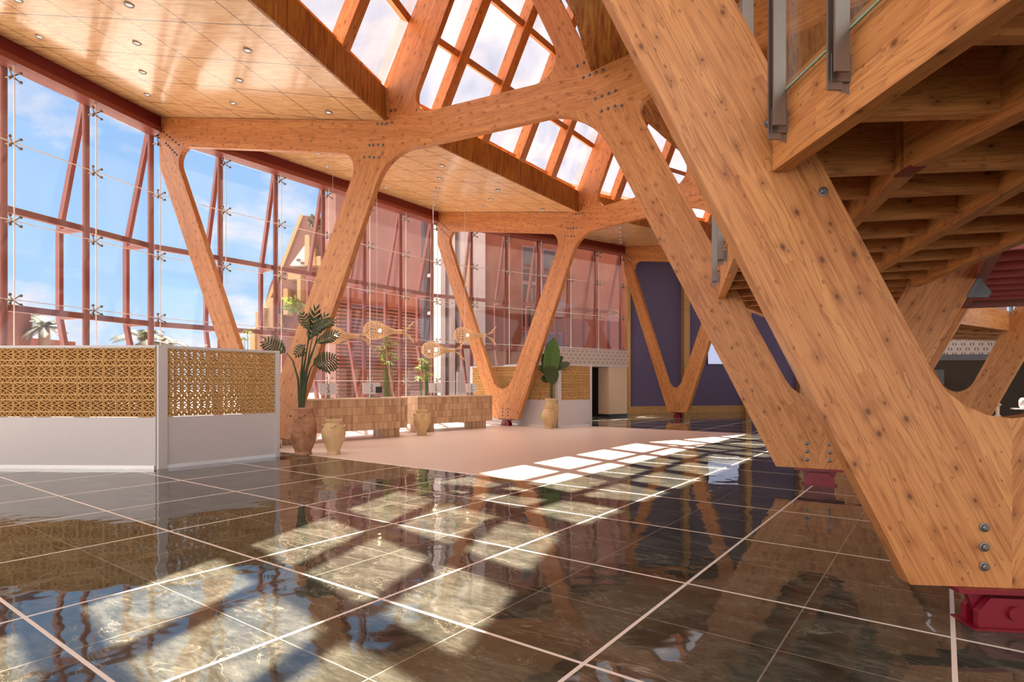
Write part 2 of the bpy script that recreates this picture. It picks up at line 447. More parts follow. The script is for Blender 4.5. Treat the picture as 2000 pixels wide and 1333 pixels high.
# ------------------------------------------------------------------ the timber frames
TH = .14
zt = lambda r: 6.99 + .211 * (r - 23.4) if r > 23.4 else (6.97 if r > 18.8 else 6.97 + .211 * (18.8 - r))
OUTLINE = fillet([(30.84, 8.56, 0), (30.82, 7.27, .3), (27.4, .25, 0), (26.12, .25, 0), (23.34, 6.30, 1.0), (18.93, 6.33, 1.3), (15.95, .25, 0), (14.79, .25, 0), (11.28, 7.40, .9),
                  (10.6, 7.95, 0), (10.6, 8.70, 0), (18.82, 6.97, 0), (20.93, 11.6, 0), (21.27, 11.6, 0), (23.78, 7.07, 0)])
HOLES = [fillet([(30.31, 7.71, .35), (26.94, .63, .55), (24.03, 6.42, .40)]),
         fillet([(22.83, 6.97, .36), (21.0, 10.64, .3), (19.31, 6.97, .42)]),
         fillet([(18.15, 6.28, .25), (15.37, .66, .5), (11.9, 7.71, .3)])]
SEAMS = [((29.6, 7.14), (31.2, 8.4)), ((25.2, 6.50), (22.0, 6.32)), ((24.2, 7.14), (22.0, 6.97)), ((20.4, 6.97), (18.4, 6.97)), ((22.2, 6.0), (22.2, 7.2)),
         ((19.6, 6.33), (17.8, 6.27)), ((18.86, 5.9), (18.86, 7.1)), ((12.2, 7.66), (10.4, 8.05)), ((26.76, 0), (26.76, 1.6)), ((15.37, 0), (15.37, 1.6)), ((21.1, 10.4), (21.1, 11.8))]
def member(r, z):
    if z > zt(r) and 18.6 < r < 24 and z > 6.96: return 'outer_strut' if r > 21.1 else 'inner_strut'
    if r > 22.2:
        zb = 6.32 + .05625 * (r - 22.0) if r < 25.2 else (6.56 + .204 * (r - 24.66))
        if r > 29.6: zb = 7.14 + .7875 * (r - 29.6)
        if z >= zb - 1e-6 and (r < 29.6 or z > zb): return 'outer_beam'
        return 'outer_leg_far' if r > 26.76 else 'outer_leg_near'
    if r > 18.86 and z > 6.31: return 'middle_beam'
    zb = 6.27 + .0333 * (r - 17.8) if r > 17.8 else 6.28 + .2288 * (18.15 - r)
    if r <= 18.86 and z >= zb - 1e-6: return 'inner_beam'
    return 'inner_leg_out' if r > 15.37 else 'inner_leg_in'
GRAIN = {'outer_strut': (-.46, .888), 'inner_strut': (.42, .907), 'outer_beam': (.98, .205), 'middle_beam': (1, 0), 'inner_beam': (.975, -.21),
         'outer_leg_far': (.43, .90), 'outer_leg_near': (-.43, .90), 'inner_leg_out': (.443, .897), 'inner_leg_in': (-.443, .897)}
PART = {'outer_strut': 'roof_strut', 'inner_strut': 'roof_strut', 'outer_beam': 'soffit_beam', 'middle_beam': 'tie_beam', 'inner_beam': 'inner_beam',
        'outer_leg_far': 'outer_leg', 'outer_leg_near': 'outer_leg', 'inner_leg_out': 'inner_leg', 'inner_leg_in': 'inner_leg'}
def split_frame():
    verts, edges = [], []
    for loop in [OUTLINE] + HOLES:
        o = len(verts); verts += [V(p) for p in loop]; edges += [(o + i, o + (i + 1) % len(loop)) for i in range(len(loop))]
    for a, b in SEAMS:
        o = len(verts); verts += [V(a), V(b)]; edges.append((o, o + 1))
    vs, es, fs, *_ = delaunay_2d_cdt(verts, edges, [], 0, 1e-5)
    parts = {}
    for f in fs:
        c = (vs[f[0]] + vs[f[1]] + vs[f[2]]) / 3
        if not inside(OUTLINE, c.x, c.y) or any(inside(h, c.x, c.y) for h in HOLES): continue
        parts.setdefault(member(c.x, c.y), []).append(f)
    return vs, parts
FV, FP = split_frame()
BOLT_ME = None
def bolt_mesh():
    global BOLT_ME
    if BOLT_ME is None:
        mb = MB()
        mb.lathe((0, 0, 0), [(.030, 0), (.030, .006), (.019, .008), (.019, .022), (.012, .026)], 12)
        BOLT_ME = bpy.data.meshes.new('bolt'); BOLT_ME.from_pydata([tuple(p) for p in mb.v], [], mb.f); BOLT_ME.materials.append(M['bolt'])
    return BOLT_ME
B_NODE1 = [(23.58, 6.96), (23.46, 6.94), (23.33, 6.92), (23.2, 6.91), (23.79, 6.55), (23.69, 6.53), (23.56, 6.52), (23.43, 6.49), (23.93, 6.32), (23.79, 6.3), (23.67, 6.27), (23.54, 6.25), (23.22, 7.17), (23.11, 7.16)]
B_NODE2 = [(19.15, 7.11), (19.03, 7.14), (19.04, 6.88), (18.92, 6.9), (18.8, 6.91), (18.68, 6.93), (18.82, 6.46), (18.7, 6.48), (18.58, 6.5), (18.46, 6.52), (18.71, 6.22), (18.59, 6.24), (18.47, 6.26), (18.35, 6.24)]
B_CORN = [(30.65 - i * .124, 8.12 - i * .087) for i in range(6)] + [(30.56 - i * .09, 7.82 - i * .075) for i in range(6)]
B_FOOT_IN = [(15.53, .62), (15.53, .5), (15.53, .38), (15.23, .62), (15.23, .5), (15.23, .38)]
B_FOOT_OUT = [(26.9, .62), (26.9, .5), (26.9, .38), (26.62, .62), (26.62, .5), (26.62, .38)]
def timber_frame(k, label, bolts):
    rt = empty('timber_truss', P(k, 15.37, 0), label, 'timber frame', 'timber frames of the ring')
    for nm, tris in FP.items():
        mb = MB(); idx = {}
        for f in tris:
            for i in f:
                if i not in idx: idx[i] = len(idx)
        n = len(idx); order = sorted(idx, key=idx.get)
        c = sum((FV[i] for i in order), V((0, 0))) / n
        mb.v = [P(k, FV[i].x, FV[i].y, -TH / 2) for i in order] + [P(k, FV[i].x, FV[i].y, TH / 2) for i in order]
        cnt = {}
        for f in tris:
            g = [idx[i] for i in f]
            mb.f.append(tuple(g)); mb.f.append(tuple(n + i for i in reversed(g)))
            for a, b in ((g[0], g[1]), (g[1], g[2]), (g[2], g[0])): cnt.setdefault(frozenset((a, b)), []).append((a, b))
        for e in cnt.values():
            if len(e) == 1:
                a, b = e[0]; mb.f.append((b, a, n + a, n + b))
        gr = GRAIN[nm]
        obj(PART[nm], mb, M['wood'], rt, axes=(P(k, c.x, c.y), O(k) * gr[0] + ZUP * gr[1], TG(k)))
    x = -TG(k)                      # bolts look out of the face towards the entrance
    R = Matrix((O(k), ZUP.cross(O(k)).cross(O(k)) if False else x.cross(O(k)), x)).transposed().to_4x4()
    for r, z in bolts:
        b = bpy.data.objects.new('bolt', bolt_mesh()); COL.objects.link(b); b.parent = rt
        b.matrix_local = Matrix.Translation(P(k, r, z, -TH / 2) - rt.location) @ R
    for rc in ([15.37] + ([26.76] if k > 0 else [])):
        Q = lambda r, z, t: P(k, rc + r, z, t)
        mb = MB(); mb.hexa([Q(-.33, .222, -.12), Q(.33, .222, -.12), Q(.33, .222, .12), Q(-.33, .222, .12), Q(-.33, .249, -.12), Q(.33, .249, -.12), Q(.33, .249, .12), Q(-.33, .249, .12)])
        mb.prism([Q(-.24, .222, -.02), Q(-.17, .06, -.02), Q(.17, .06, -.02), Q(.24, .222, -.02)], TG(k) * .04)
        sh = obj('steel_shoe', mb, M['red_foot'], rt, label='crimson steel shoe under the wooden foot')
        for s in (-1, 1):
            t0 = .035 if s > 0 else -.085
            obj('clevis_plate', MB().prism([Q(-.20, 0, t0), Q(.20, 0, t0), Q(.20, .10, t0), Q(.13, .19, t0), Q(-.13, .19, t0), Q(-.20, .10, t0)], TG(k) * .05), M['red_foot'], sh)
        obj('pin', MB().tube([Q(0, .105, -.11), Q(0, .105, .11)], .042, 16), M['red_foot'], sh)
        obj('base_plate', MB().hexa([Q(-.24, 0, -.12), Q(.24, 0, -.12), Q(.24, 0, .12), Q(-.24, 0, .12), Q(-.24, .012, -.12), Q(.24, .012, -.12), Q(.24, .012, .12), Q(-.24, .012, .12)]), M['red_foot'], sh)
    return rt
timber_frame(0, 'huge orange timber V frame nearest the camera, its leg crossing the right half', B_FOOT_IN + [(16.80, 3.17), (16.47, 2.72)])
timber_frame(1, 'timber frame with V legs rising behind the left lattice screen and beams across the hall', B_NODE1 + B_NODE2 + B_CORN + B_FOOT_IN)
timber_frame(2, 'timber frame whose pale outer V stands on a red foot beside the reception desks', B_NODE1 + B_CORN + B_FOOT_OUT)
timber_frame(3, 'timber frame whose outer V stands in front of the indigo wall', B_NODE1 + B_CORN + B_FOOT_OUT)
timber_frame(4, 'timber frame farthest right, its leg glimpsed behind the dark bar opening', B_FOOT_IN)

# ------------------------------------------------------------------ soffits, fascias, skylights
def quadprism(a, b, c, d, th):           # four corners, thickened upwards
    u = V((0, 0, th)); return MB().hexa([a, b, c, d, a + u, b + u, c + u, d + u])
ti = 0
def nth(base, i): return f'{base}_{i}'
downs = {}
seg_word = {0: 'left bay nearest the camera', 1: 'second bay, beyond the first timber frame', 2: 'third bay, beyond the pale frame', 3: 'fourth bay over the indigo wall', 4: 'far right bay'}
for k in range(0, 5):
    A, B = P(k, 23.4, 7.0), P(k + 1, 23.4, 7.0); C, D = P(k + 1, 31.25, 8.655), P(k, 31.25, 8.655)
    m_out = ((C - B).normalized() + (D - A).normalized()).normalized()
    nrm = (B - A).cross(D - A).normalized()
    ax = (B - A).normalized()
    # local x from chord start, so panel joints repeat at 1.2 m
    struct('ceiling', quadprism(A, B, C, D, .06), M['soffit'], 'sloping varnished plywood soffit, ' + seg_word[k], axes=(A - ax * .35, ax, nrm if nrm.z > 0 else -nrm))
    # fascia board along the inner edge of the soffit
    a, d, n, L = chord(k, 23.4)
    e0, e1 = a, a + d * L
    fb = MB().hexa([V((p.x, p.y, z)) for z in (6.99, 7.65) for p in (e0 - n * .05, e1 - n * .05, e1, e0)])
    ti += 1; struct(nth('trim', ti), fb, M['fascia'], 'striped dark veneer fascia above the soffit edge, ' + seg_word[k], axes=(e0, d, ZUP))
    # inner soffit
    A, B = P(k, 18.86, 6.96), P(k + 1, 18.86, 6.96); C, D = P(k + 1, 11, 8.62), P(k, 11, 8.62)
    struct('ceiling', quadprism(A, B, C, D, .06), M['fascia'], 'dark striped inner soffit towards the hall centre, ' + seg_word[k], axes=(A, (D - A), ZUP.cross(D - A)))
    a, d, n, L = chord(k, 18.86)
    ti += 1; struct(nth('trim', ti), MB().hexa([V((p.x, p.y, z)) for z in (6.96, 7.35) for p in (a, a + d * L, a + d * L + n * .05, a + n * .05)]), M['fascia'], axes=(a, d, ZUP))
    # skylight
    sk = empty('skylight', (P(k, 22.4, 9) + P(k + 1, 22.4, 9)) / 2, 'tall timber ribbed skylight of milky panes above the ' + seg_word[k], 'skylight', 'skylights between the timber frames')
    b0, b1, t0, t1 = P(k, 23.36, 7.66), P(k + 1, 23.36, 7.66), P(k, 21.2, 11.65), P(k + 1, 21.2, 11.65)
    sl = (t0 + t1 - b0 - b1).normalized(); cd = (b1 - b0).normalized(); pn = cd.cross(sl).normalized()
    if pn.dot(O(k + .5)) < 0: pn = -pn
    RD = .30
    for i in range(1, 5):
        p, q = b0.lerp(b1, i / 5), t0.lerp(t1, i / 5)
        beam('rafter', p + pn * .12 - (q - p).normalized() * .3, q + pn * .12, .25, RD, M['wood'], sk, pn)
    for zz in (8.88, 10.11, 11.34):
        f = (zz - 7.66) / (11.65 - 7.66)
        beam('purlin', b0.lerp(t0, f) + pn * .14 + cd * .08, b1.lerp(t1, f) + pn * .14 - cd * .08, .13, .18, M['wood'], sk, pn)
    beam('sill', b0 + pn * .20 + sl * .03 + cd * .08, b1 + pn * .20 + sl * .03 - cd * .08, .10, .10, M['wood'], sk, pn)
    for i in range(5):
        a0, a1, c0, c1 = b0.lerp(b1, i / 5), b0.lerp(b1, (i + 1) / 5), t0.lerp(t1, i / 5), t0.lerp(t1, (i + 1) / 5)
        e0_, e1_ = (cd * -.14 if i == 0 else cd * .0), (cd * .14 if i == 4 else cd * .0)
        a0, a1, c0, c1 = a0 + pn * .275 + e0_, a1 + pn * .275 + e1_, c0 + pn * .275 + e0_, c1 + pn * .275 + e1_
        c0, c1 = a0.lerp(c0, .90), a1.lerp(c1, .90)
        obj('pane', MB().hexa([a0, a1, c1, c0, a0 + pn * .02, a1 + pn * .02, c1 + pn * .02, c0 + pn * .02]), M['sky_glass'], sk)
    beam('ridge_beam', t0 + ZUP * .05 + cd * .08, t1 + ZUP * .05 - cd * .08, .3, .25, M['wood'], sk)
    obj('ridge_sun_stop', MB().hexa([w_ + pn * o_ for o_ in (.26, .30) for w_ in (b0.lerp(t0, .90) + cd * -.12, b1.lerp(t1, .90) + cd * .12, b1.lerp(t1, 1.06) + cd * .12, b0.lerp(t0, 1.06) - cd * .12)]), M['wood'], sk)  # board added over the top strip to stop slivers of sun
    # the inner slope is boarded, not glazed
    A2, B2, C2, D2 = P(k, 18.86, 7.35), P(k + 1, 18.86, 7.35), P(k + 1, 21.08, 11.62), P(k, 21.08, 11.62)
    struct('ceiling', quadprism(A2, B2, C2, D2, .06), M['fascia'], 'boarded inner slope of the roof lantern, ' + seg_word[k], axes=(A2, D2 - A2, (B2 - A2).cross(D2 - A2)))
    # recessed downlights in a chequerboard
    a, d, n, L = chord(k, 23.4)
    for j in range(1, 6):
        for i in range(-1, 7):
            if (i + j) % 2 == 0: continue
            t, mm = 3.01 + 1.2 * i, 1.22 * j
            lim = mm * math.tan(DT / 2)
            if t < -lim + .4 or t > L + lim - .4: continue
            p = a + d * t + n * mm; downs.setdefault(k, []).append((j, i, p.x, p.y, 7.0 + mm * (1.57 / (7.4 * math.cos(DT / 2)))))
for r0, z0, r1, z1 in ((31.25, 8.655, 23.4, 7.0), (23.4, 7.0, 21.1, 11.6), (21.1, 11.6, 18.86, 6.96), (18.86, 6.96, 11, 8.62)):  # unseen closed roof added to keep stray sun off the floor
    struct('ceiling', quadprism(P(-1, r1, z1), P(0, r1, z1), P(0, r0, z0), P(-1, r0, z0), .06), M['soffit'], 'added plywood roof above the viewer, out of view, shading the floor')
ROWW = {1: 'row nearest the fascia', 2: 'second row from fascia', 3: 'middle row', 4: 'second row from glass', 5: 'row nearest the glass'}
BAYW = {0: 'nearest', 1: 'second', 2: 'third'}
ORD = ['first', 'second', 'third', 'fourth', 'fifth', 'sixth', 'seventh', 'eighth']
for k, ls in downs.items():
    if k > 2: continue
    byrow = {}
    vis = []
    for (j, i, x, y, z) in ls:
        if y < 1: continue
        px, py = 1000 + FPX * x / y, HY - FPX * (z - EYE) / y
        if -30 < px < 1500 and -20 < py < 1333: vis.append((j, i, x, y, z))
    for (j, i, x, y, z) in vis:
        c = byrow.get(j, 0); byrow[j] = c + 1
        dl = empty('downlight', (x, y, z), f'recessed downlight, {BAYW[k]} soffit bay, {ROWW[j]}, {ORD[c]} along', 'downlight', 'downlights in the soffits')
        nz = V((-.0, 0, 0))
        obj('trim_ring', MB().lathe((x, y, z - .028), [(.062, .03), (.075, .02), (.075, .0), (.055, -.004), (.052, .012)], 20), M['steel'], dl, True)
        if i < 4:
            ld = bpy.data.lights.new('downlight_beam', 'SPOT'); ld.energy = 150; ld.spot_size = math.radians(104); ld.spot_blend = 1.0; ld.shadow_soft_size = .06; ld.color = (1, .94, .87)
            lo_ = bpy.data.objects.new('downlight_beam', ld); COL.objects.link(lo_); lo_.parent = dl; lo_.location = (0, 0, -.06)
        obj('lens', MB().lathe((x, y, z - .022), [(.05, 0), (.05, .012)], 16), M['downlight'], dl)

# ------------------------------------------------------------------ glass wall
win = 0
LV = [0.0, 1.62, 3.26, 4.90, 6.53, 8.0, 8.2]
PITCH = 10.64 / 6
wall_word = {0: 'left glass wall', 1: 'middle glass wall', 2: 'right glass wall'}
NPOST = {0: [3, 4, 5, 6], 1: [1, 2, 3, 4, 5, 6], 2: [1, 2, 3, 4, 5, 6]}
def spider_mb(c, d, n):                  # four armed glass fitting at c, in front of the glass
    mb = MB()
    for sx in (-1, 1):
        for sz in (-1, 1):
            e = c + d * sx * .105 + ZUP * sz * .095 - n * .02
            mb.tube([c + n * .05, c + n * .03 + (e - c) * .5, e], [.020, .016, .012], 6)
            mb.tube([e - n * .03, e + n * .012], .030, 10)
    mb.tube([c + n * .02, c + n * .30], .022, 8)
    return mb
for k in (0, 1, 2):
    a, d, n, L = chord(k, RF)
    lo = 0
    for i in range(lo, 6):
        win += 1
        mb = MB(); jb = MB()
        for z0, z1 in zip(LV[:-1], LV[1:]):
            x0, x1 = PITCH * i + .006, PITCH * (i + 1) - .006
            mb.hexa([a + d * x0 + ZUP * (z0 + .006), a + d * x1 + ZUP * (z0 + .006), a + d * x1 + n * .02 + ZUP * (z0 + .006), a + d * x0 + n * .02 + ZUP * (z0 + .006),
                     a + d * x0 + ZUP * (z1 - .006), a + d * x1 + ZUP * (z1 - .006), a + d * x1 + n * .02 + ZUP * (z1 - .006), a + d * x0 + n * .02 + ZUP * (z1 - .006)])
        for z in LV[1:-2]:
            jb.bar(a + d * (PITCH * i) + ZUP * z, a + d * PITCH * (i + 1) + ZUP * z, .026, .014)
        jb.bar(a + d * (PITCH * i), a + d * (PITCH * i) + ZUP * 8.2, .014, .026, n)
        w = struct(nth('window', win), mb, M['glass'], f'tall bay of frameless panes in the {wall_word[k]}')
        obj('joint', jb, M['joint'], w)
    for idx, i in enumerate(NPOST[k]):
        b = a + d * (PITCH * i) + n * .32
        nm = ORD[idx] if k else ['hidden', 'first', 'second', 'third'][idx]
        if k == 0 and i == 3: continue
        lab = f'red steel bowed post outside the {wall_word[k]}, {nm} from the left'
        po = empty('facade_post', (b.x, b.y, 0), lab, 'facade post', 'red steel posts of the glass wall')
        obj('mast', MB().tube([b, b + ZUP * 8.3], .075, 12), M['red'], po, True)
        bow = [b + n * .08 + ZUP * 8.2, b + n * .85 + ZUP * 5.2, b + n * .85 + ZUP * 3.12, b + n * .12 + ZUP * .15]
        mb = MB()
        for p, q in zip(bow[:-1], bow[1:]): mb.bar(p, q, .10, .13, n if abs((q - p).normalized().z) > .99 else ZUP)
        obj('bowed_strut', mb, M['red'], po)
        for z in (5.2, 3.12):
            obj('bracket_arm', MB().bar(b + ZUP * z, b + n * .87 + ZUP * z, .09, .11), M['red'], po)
        for z in (1.62, 3.26, 4.90, 6.53, 7.92):
            c = a + d * (PITCH * i) + ZUP * z
            sp = obj('spider_fitting', spider_mb(c, d, n), M['steel'], po, True)
    for z, w in ((5.2, 'upper'), (3.12, 'lower')):
        o = obj('transom', MB().bar(a + d * (lo * PITCH) + n * .36 + ZUP * z, a + d * L + n * .36 + ZUP * z, .12, .14), M['red'])
        tag(o, f'{w} horizontal red steel rail running behind the {wall_word[k]}', 'rail', 'red rails of the glass wall')
for k in range(0, 6):
    a, d, n, L = chord(k, RF)
    s = a - d * .05; e = a + d * (L + .05)
    ti += 1; struct(nth('trim', ti), MB().hexa([p + ZUP * z for z in (8.14, 8.27) for p in (s - n * .16, e - n * .16, e + n * .3, s + n * .3)]), M['red'], 'red steel head rail of the glass wall')
    ti += 1; struct(nth('trim', ti), MB().hexa([p + ZUP * z for z in (8.27, 9.0) for p in (s - n * .13, e - n * .13, e + n * .25, s + n * .25)]), M['red_dark'], 'deep red header beam under the soffit')
for k in (0, 1, 2):
    a, d, n, L = chord(k, RF)
    ti += 1; struct(nth('trim', ti), MB().hexa([p + ZUP * z for z in (-.02, .06) for p in (a - n * .04, a + d * L - n * .04, a + d * L + n * .06, a + n * .06)]), M['steel'], 'low steel sill of the glass wall')

# ------------------------------------------------------------------ indigo wall (fourth bay) and added right wall
a, d, n, L = chord(3, RF)
struct('wall_back', MB().hexa([p + ZUP * z for z in (0, 8.6) for p in (a + d * .25, a + d * L, a + d * L + n * .2, a + d * .25 + n * .2)]), M['blue'], 'indigo cloth covered wall panels')
bt = MB().hexa([p + ZUP * z for z in (0, .36) for p in (a + d * .02 - n * .06, a + d * L - n * .06, a + d * L, a + d * .02)])
o = obj('baseboard_back', bt, M['wood_pale'], axes=(a, d, ZUP)); o['kind'] = 'structure'
for i, t in enumerate((.12, 3.40, 7.1, 10.5)):
    p = a + d * t - n * .15
    o = beam('timber_post', p + ZUP * .36 if 0 else p, p + ZUP * 8.4, .16 if i == 0 else .34, .30, M['wood_pale'], None, n)
    tag(o, ['narrow pale timber post at the left edge of the indigo wall', 'square pale timber post inside the V in front of the indigo wall', 'pale timber post of the indigo wall glimpsed between the two big legs', 'pale timber post at the far right end of the indigo wall'][i], 'post', 'timber posts of the indigo wall')
p0 = a + d * 4.75 - n * .07; dd = d
dsp = empty('wall_display', p0 + ZUP * 2.9, 'lit pale violet wall display hung on the indigo wall, half hidden by the timber leg', 'display')
obj('casing', MB().hexa([p0 + dd * x + n * y + ZUP * z for z in (2.55, 3.75) for x, y in ((0, -.02), (1.9, -.02), (1.9, .06), (0, .06))]), M['black'], dsp)
obj('screen_panel', MB().hexa([p0 + dd * x + n * y + ZUP * z for z in (2.58, 3.72) for x, y in ((.02, -.03), (1.88, -.03), (1.88, -.021), (.02, -.021))]), M['screen'], dsp)
a, d, n, L = chord(4, RF)
struct('wall_right_added', MB().hexa([p + ZUP * z for z in (0, 8.6) for p in (a, a + d * L, a + d * L + n * .2, a + n * .2)]), M['terra_ext'])  # plain wall added to block light and sky from this bay

# ------------------------------------------------------------------ portal beside the indigo wall (third bay)
a, d, n, L = chord(2, 28.95)
pt = empty('entrance_portal', a + d * 7.2, 'cream columned portal under a patterned frieze left of the indigo wall', 'portal')
fz = MB().hexa([a + d * x + n * y + ZUP * z for z in (2.36, 3.07) for x, y in ((2.9, 0), (8.66, 0), (8.66, .25), (2.9, .25))])
fz.uv = lambda p, a=a, d=d: ((p - a).dot(d), p.z - 2.40)
obj('frieze', fz, M['frieze'], pt, label='frieze pierced with paired leaf shapes')
obj('roof_slab', MB().hexa([a + d * x + n * y + ZUP * z for z in (2.30, 2.36) for x, y in ((2.9, 0.02), (8.66, 0.02), (8.66, 1.9), (2.9, 1.9))]), M['white'], pt)
for x0, x1, y0, y1 in ((7.45, 8.62, .04, .75), (4.7, 5.9, .7, 1.2)):
    c = obj('column', MB().hexa([a + d * x + n * y + ZUP * z for z in (.12, 2.31) for x, y in ((x0, y0), (x1, y0), (x1, y1), (x0, y1))]), M['cream'], pt)
    obj('plinth', MB().hexa([a + d * x + n * y + ZUP * z for z in (0, .12) for x, y in ((x0 - .01, y0 - .01), (x1 + .01, y0 - .01), (x1 + .01, y1 + .01), (x0 - .01, y1 + .01))]), M['black'], c)
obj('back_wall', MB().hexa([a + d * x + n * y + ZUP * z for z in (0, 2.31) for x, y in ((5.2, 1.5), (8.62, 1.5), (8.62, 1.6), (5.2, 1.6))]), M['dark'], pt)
obj('inner_jamb', MB().hexa([a + d * x + n * y + ZUP * z for z in (0, 2.31) for x, y in ((6.0, 1.2), (6.9, 1.2), (6.9, 1.3), (6.0, 1.3))]), M['cream'], pt)

# ------------------------------------------------------------------ gallery deck ring
DECK = {-1: 'near timber gallery deck overhead at the right', 0: 'timber gallery deck behind the giant leg, joists seen from below', 1: 'timber gallery deck glimpsed beyond the second pair of legs', 2: 'timber gallery deck over the far side of the hall', 3: 'far timber gallery deck over the patterned bar front', 4: 'far right timber gallery deck'}
for k in range(-1, 5):
    g = empty('gallery_deck', (P(k, 15.9, 3) + P(k + 1, 15.9, 3)) / 2, DECK[k], 'gallery deck', 'gallery deck segments')
    for r in (16.75, 15.92, 15.06, 14.2):
        a, d, n, L = chord(k, r)
        e = .09 if r == 16.75 else .012
        beam('edge_beam' if r == 16.75 else 'beam', a + d * e + ZUP * 3.09, a + d * (L - e) + ZUP * 3.09, .10, .48, M['wood_deck'], g)
    for i in range(8):
        f = i / 8 + .5 / 8 if False else (i + .02) / 8
        if i == 0: f = .03
        p, q = P(k, 16.72).lerp(P(k + 1, 16.72), f), P(k, 14.22).lerp(P(k + 1, 14.22), f)
        beam('joist', p + ZUP * 3.10, q + ZUP * 3.10, .07, .40, M['wood_deck'], g)
    A, B, C, D = P(k, 14.15, 3.30), P(k + 1, 14.15, 3.30), P(k + 1, 16.78, 3.30), P(k, 16.78, 3.30)
    obj('decking', quadprism(A, B, C, D, .045), M['wood_deck'], g, axes=((A + C) / 2, B - A, ZUP))
    for r in ((15.92, 15.06) if k == 0 else ()):
        for k2 in (0, 1):
            c = P(k2, r, 2.846); tg = TG(k2) * .09; rr = O(k2) * .05
            obj('joint_plate', MB().hexa([c - rr - tg, c + rr - tg, c + rr + tg, c - rr + tg] + [q_ + ZUP * .012 for q_ in (c - rr - tg, c + rr - tg, c + rr + tg, c - rr + tg)]), M['red_dark'], g, label='dark red steel plate under the beam joint')
def balustrade(k, ts, label):
    a, d, n, L = chord(k, 16.88)
    b = empty('glass_balustrade', a + d * ts[0] + ZUP * 3.3, label, 'balustrade', 'glass balustrades of the gallery')
    for t in ts:
        p = a + d * t
        po = obj('post', MB().bar(p + ZUP * 2.98, p + ZUP * 4.42, .015, .075, n).bar(p - d * .06 + ZUP * 3.04, p - d * .06 + ZUP * 4.42, .015, .075, n), M['steel'], b)
        br = MB().hexa([p + d * x - n * y + ZUP * z for z in (3.02, 3.16) for x, y in ((-.012, -.02), (.012, -.02), (.012, .10), (-.012, .10))])
        br.prism([p - n * .075 + d * .0 + ZUP * 2.96, p - n * .075 + d * .09 + ZUP * 3.02, p - n * .075 + d * .09 + ZUP * 3.24, p - n * .075 + ZUP * 3.30], -n * .012)
        obj('bracket', br, M['steel'], po)
        for zz in (3.05, 3.13, 3.2):
            obj('screw', MB().tube([p + d * .05 - n * .07 + ZUP * zz, p + d * .05 - n * .055 + ZUP * zz], .012, 8), M['steel'], po)
    for t0, t1 in zip(ts[:-1], ts[1:]):
        gp = obj('glass_panel', MB().hexa([a + d * x - n * y + ZUP * z for z in (3.26, 4.32) for x, y in ((t0 + .03, .035), (t1 - .03, .035), (t1 - .03, .047), (t0 + .03, .047))]), M['rail_glass'], b)
        obj('glass_edge', MB().bar(a + d * (t0 + .03) - n * .041 + ZUP * 3.255, a + d * (t1 - .03) - n * .041 + ZUP * 3.255, .012, .012), M['glass_edge'], gp, label='green polished lower edge')
    obj('handrail', MB().tube([a + d * (ts[0] - .1) + ZUP * 4.45, a + d * (ts[-1] + .1) + ZUP * 4.45], .024, 12), M['steel'], b, True)
    return b
balustrade(-1, [3.8, 4.93, 5.53], 'near steel and glass balustrade along the overhead gallery edge, top right')
balustrade(0, [.35, 1.9, 3.6, 5.2], 'steel and glass balustrade of the gallery glimpsed between the two big legs')
balustrade(3, [.3, 1.5, 2.9, 4.3, 5.4], 'small far steel and glass balustrade above the patterned bar front')

# red steel platform hung from the right leg of the second frame
st = empty('steel_platform', (6.4, 8.2, 3.0), 'red painted steel platform with ribs seen from below at the right edge', 'steel platform')
s0, s1 = V((5.05, 6.11, 3.04)), V((8.4, 10.9, 3.04))
sd = (s1 - s0).normalized(); si = V((.93, -.37, 0)).normalized()
obj('stringer', MB().bar(s0, s1, .12, .26), M['red'], st)
obj('stringer', MB().bar(s0 + si * 2.6, s1 + si * 2.6, .12, .26), M['red'], st)
for i in range(8):
    p = s0 + sd * (.3 + .66 * i); obj('rib', MB().bar(p, p + si * 2.6, .07, .20), M['red_rib'], st)
obj('stringer', MB().bar(s0, (4.5, 4.3, 3.04), .12, .26), M['red'], st)
obj('end_beam', MB().bar(s1, s1 + si * 2.6, .12, .26), M['red'], st)
obj('floor_plate', MB().hexa([p + ZUP * z for z in (3.15, 3.18) for p in (V((s0.x, s0.y, 0)), V((s1.x, s1.y, 0)), V((s1.x, s1.y, 0)) + si * 2.6, V((s0.x, s0.y, 0)) + si * 2.6)]), M['red_dark'], st)
for r, z in ((13.52, 2.80), (13.24, 3.38)):
    u = O(1) * -.443 + ZUP * .897; w = O(1) * -.897 - ZUP * .443; tg = TG(1)
    c = P(1, r, z); mb = MB()
    mb.hexa([c + u * a_ + tg * b_ + w * e_ for e_ in (-.03, .025) for a_, b_ in ((-.15, -.085), (.15, -.085), (.15, .085), (-.15, .085))])
    mb.prism([c - u * .13 - tg * .02 + w * .02, c + u * .13 - tg * .02 + w * .02, c + u * .02 + w * .20 - tg * .02, c - u * .06 + w * .20 - tg * .02], tg * .04)
    obj('bracket', mb, M['galv'], st, label='grey galvanised bracket clamping the timber leg')

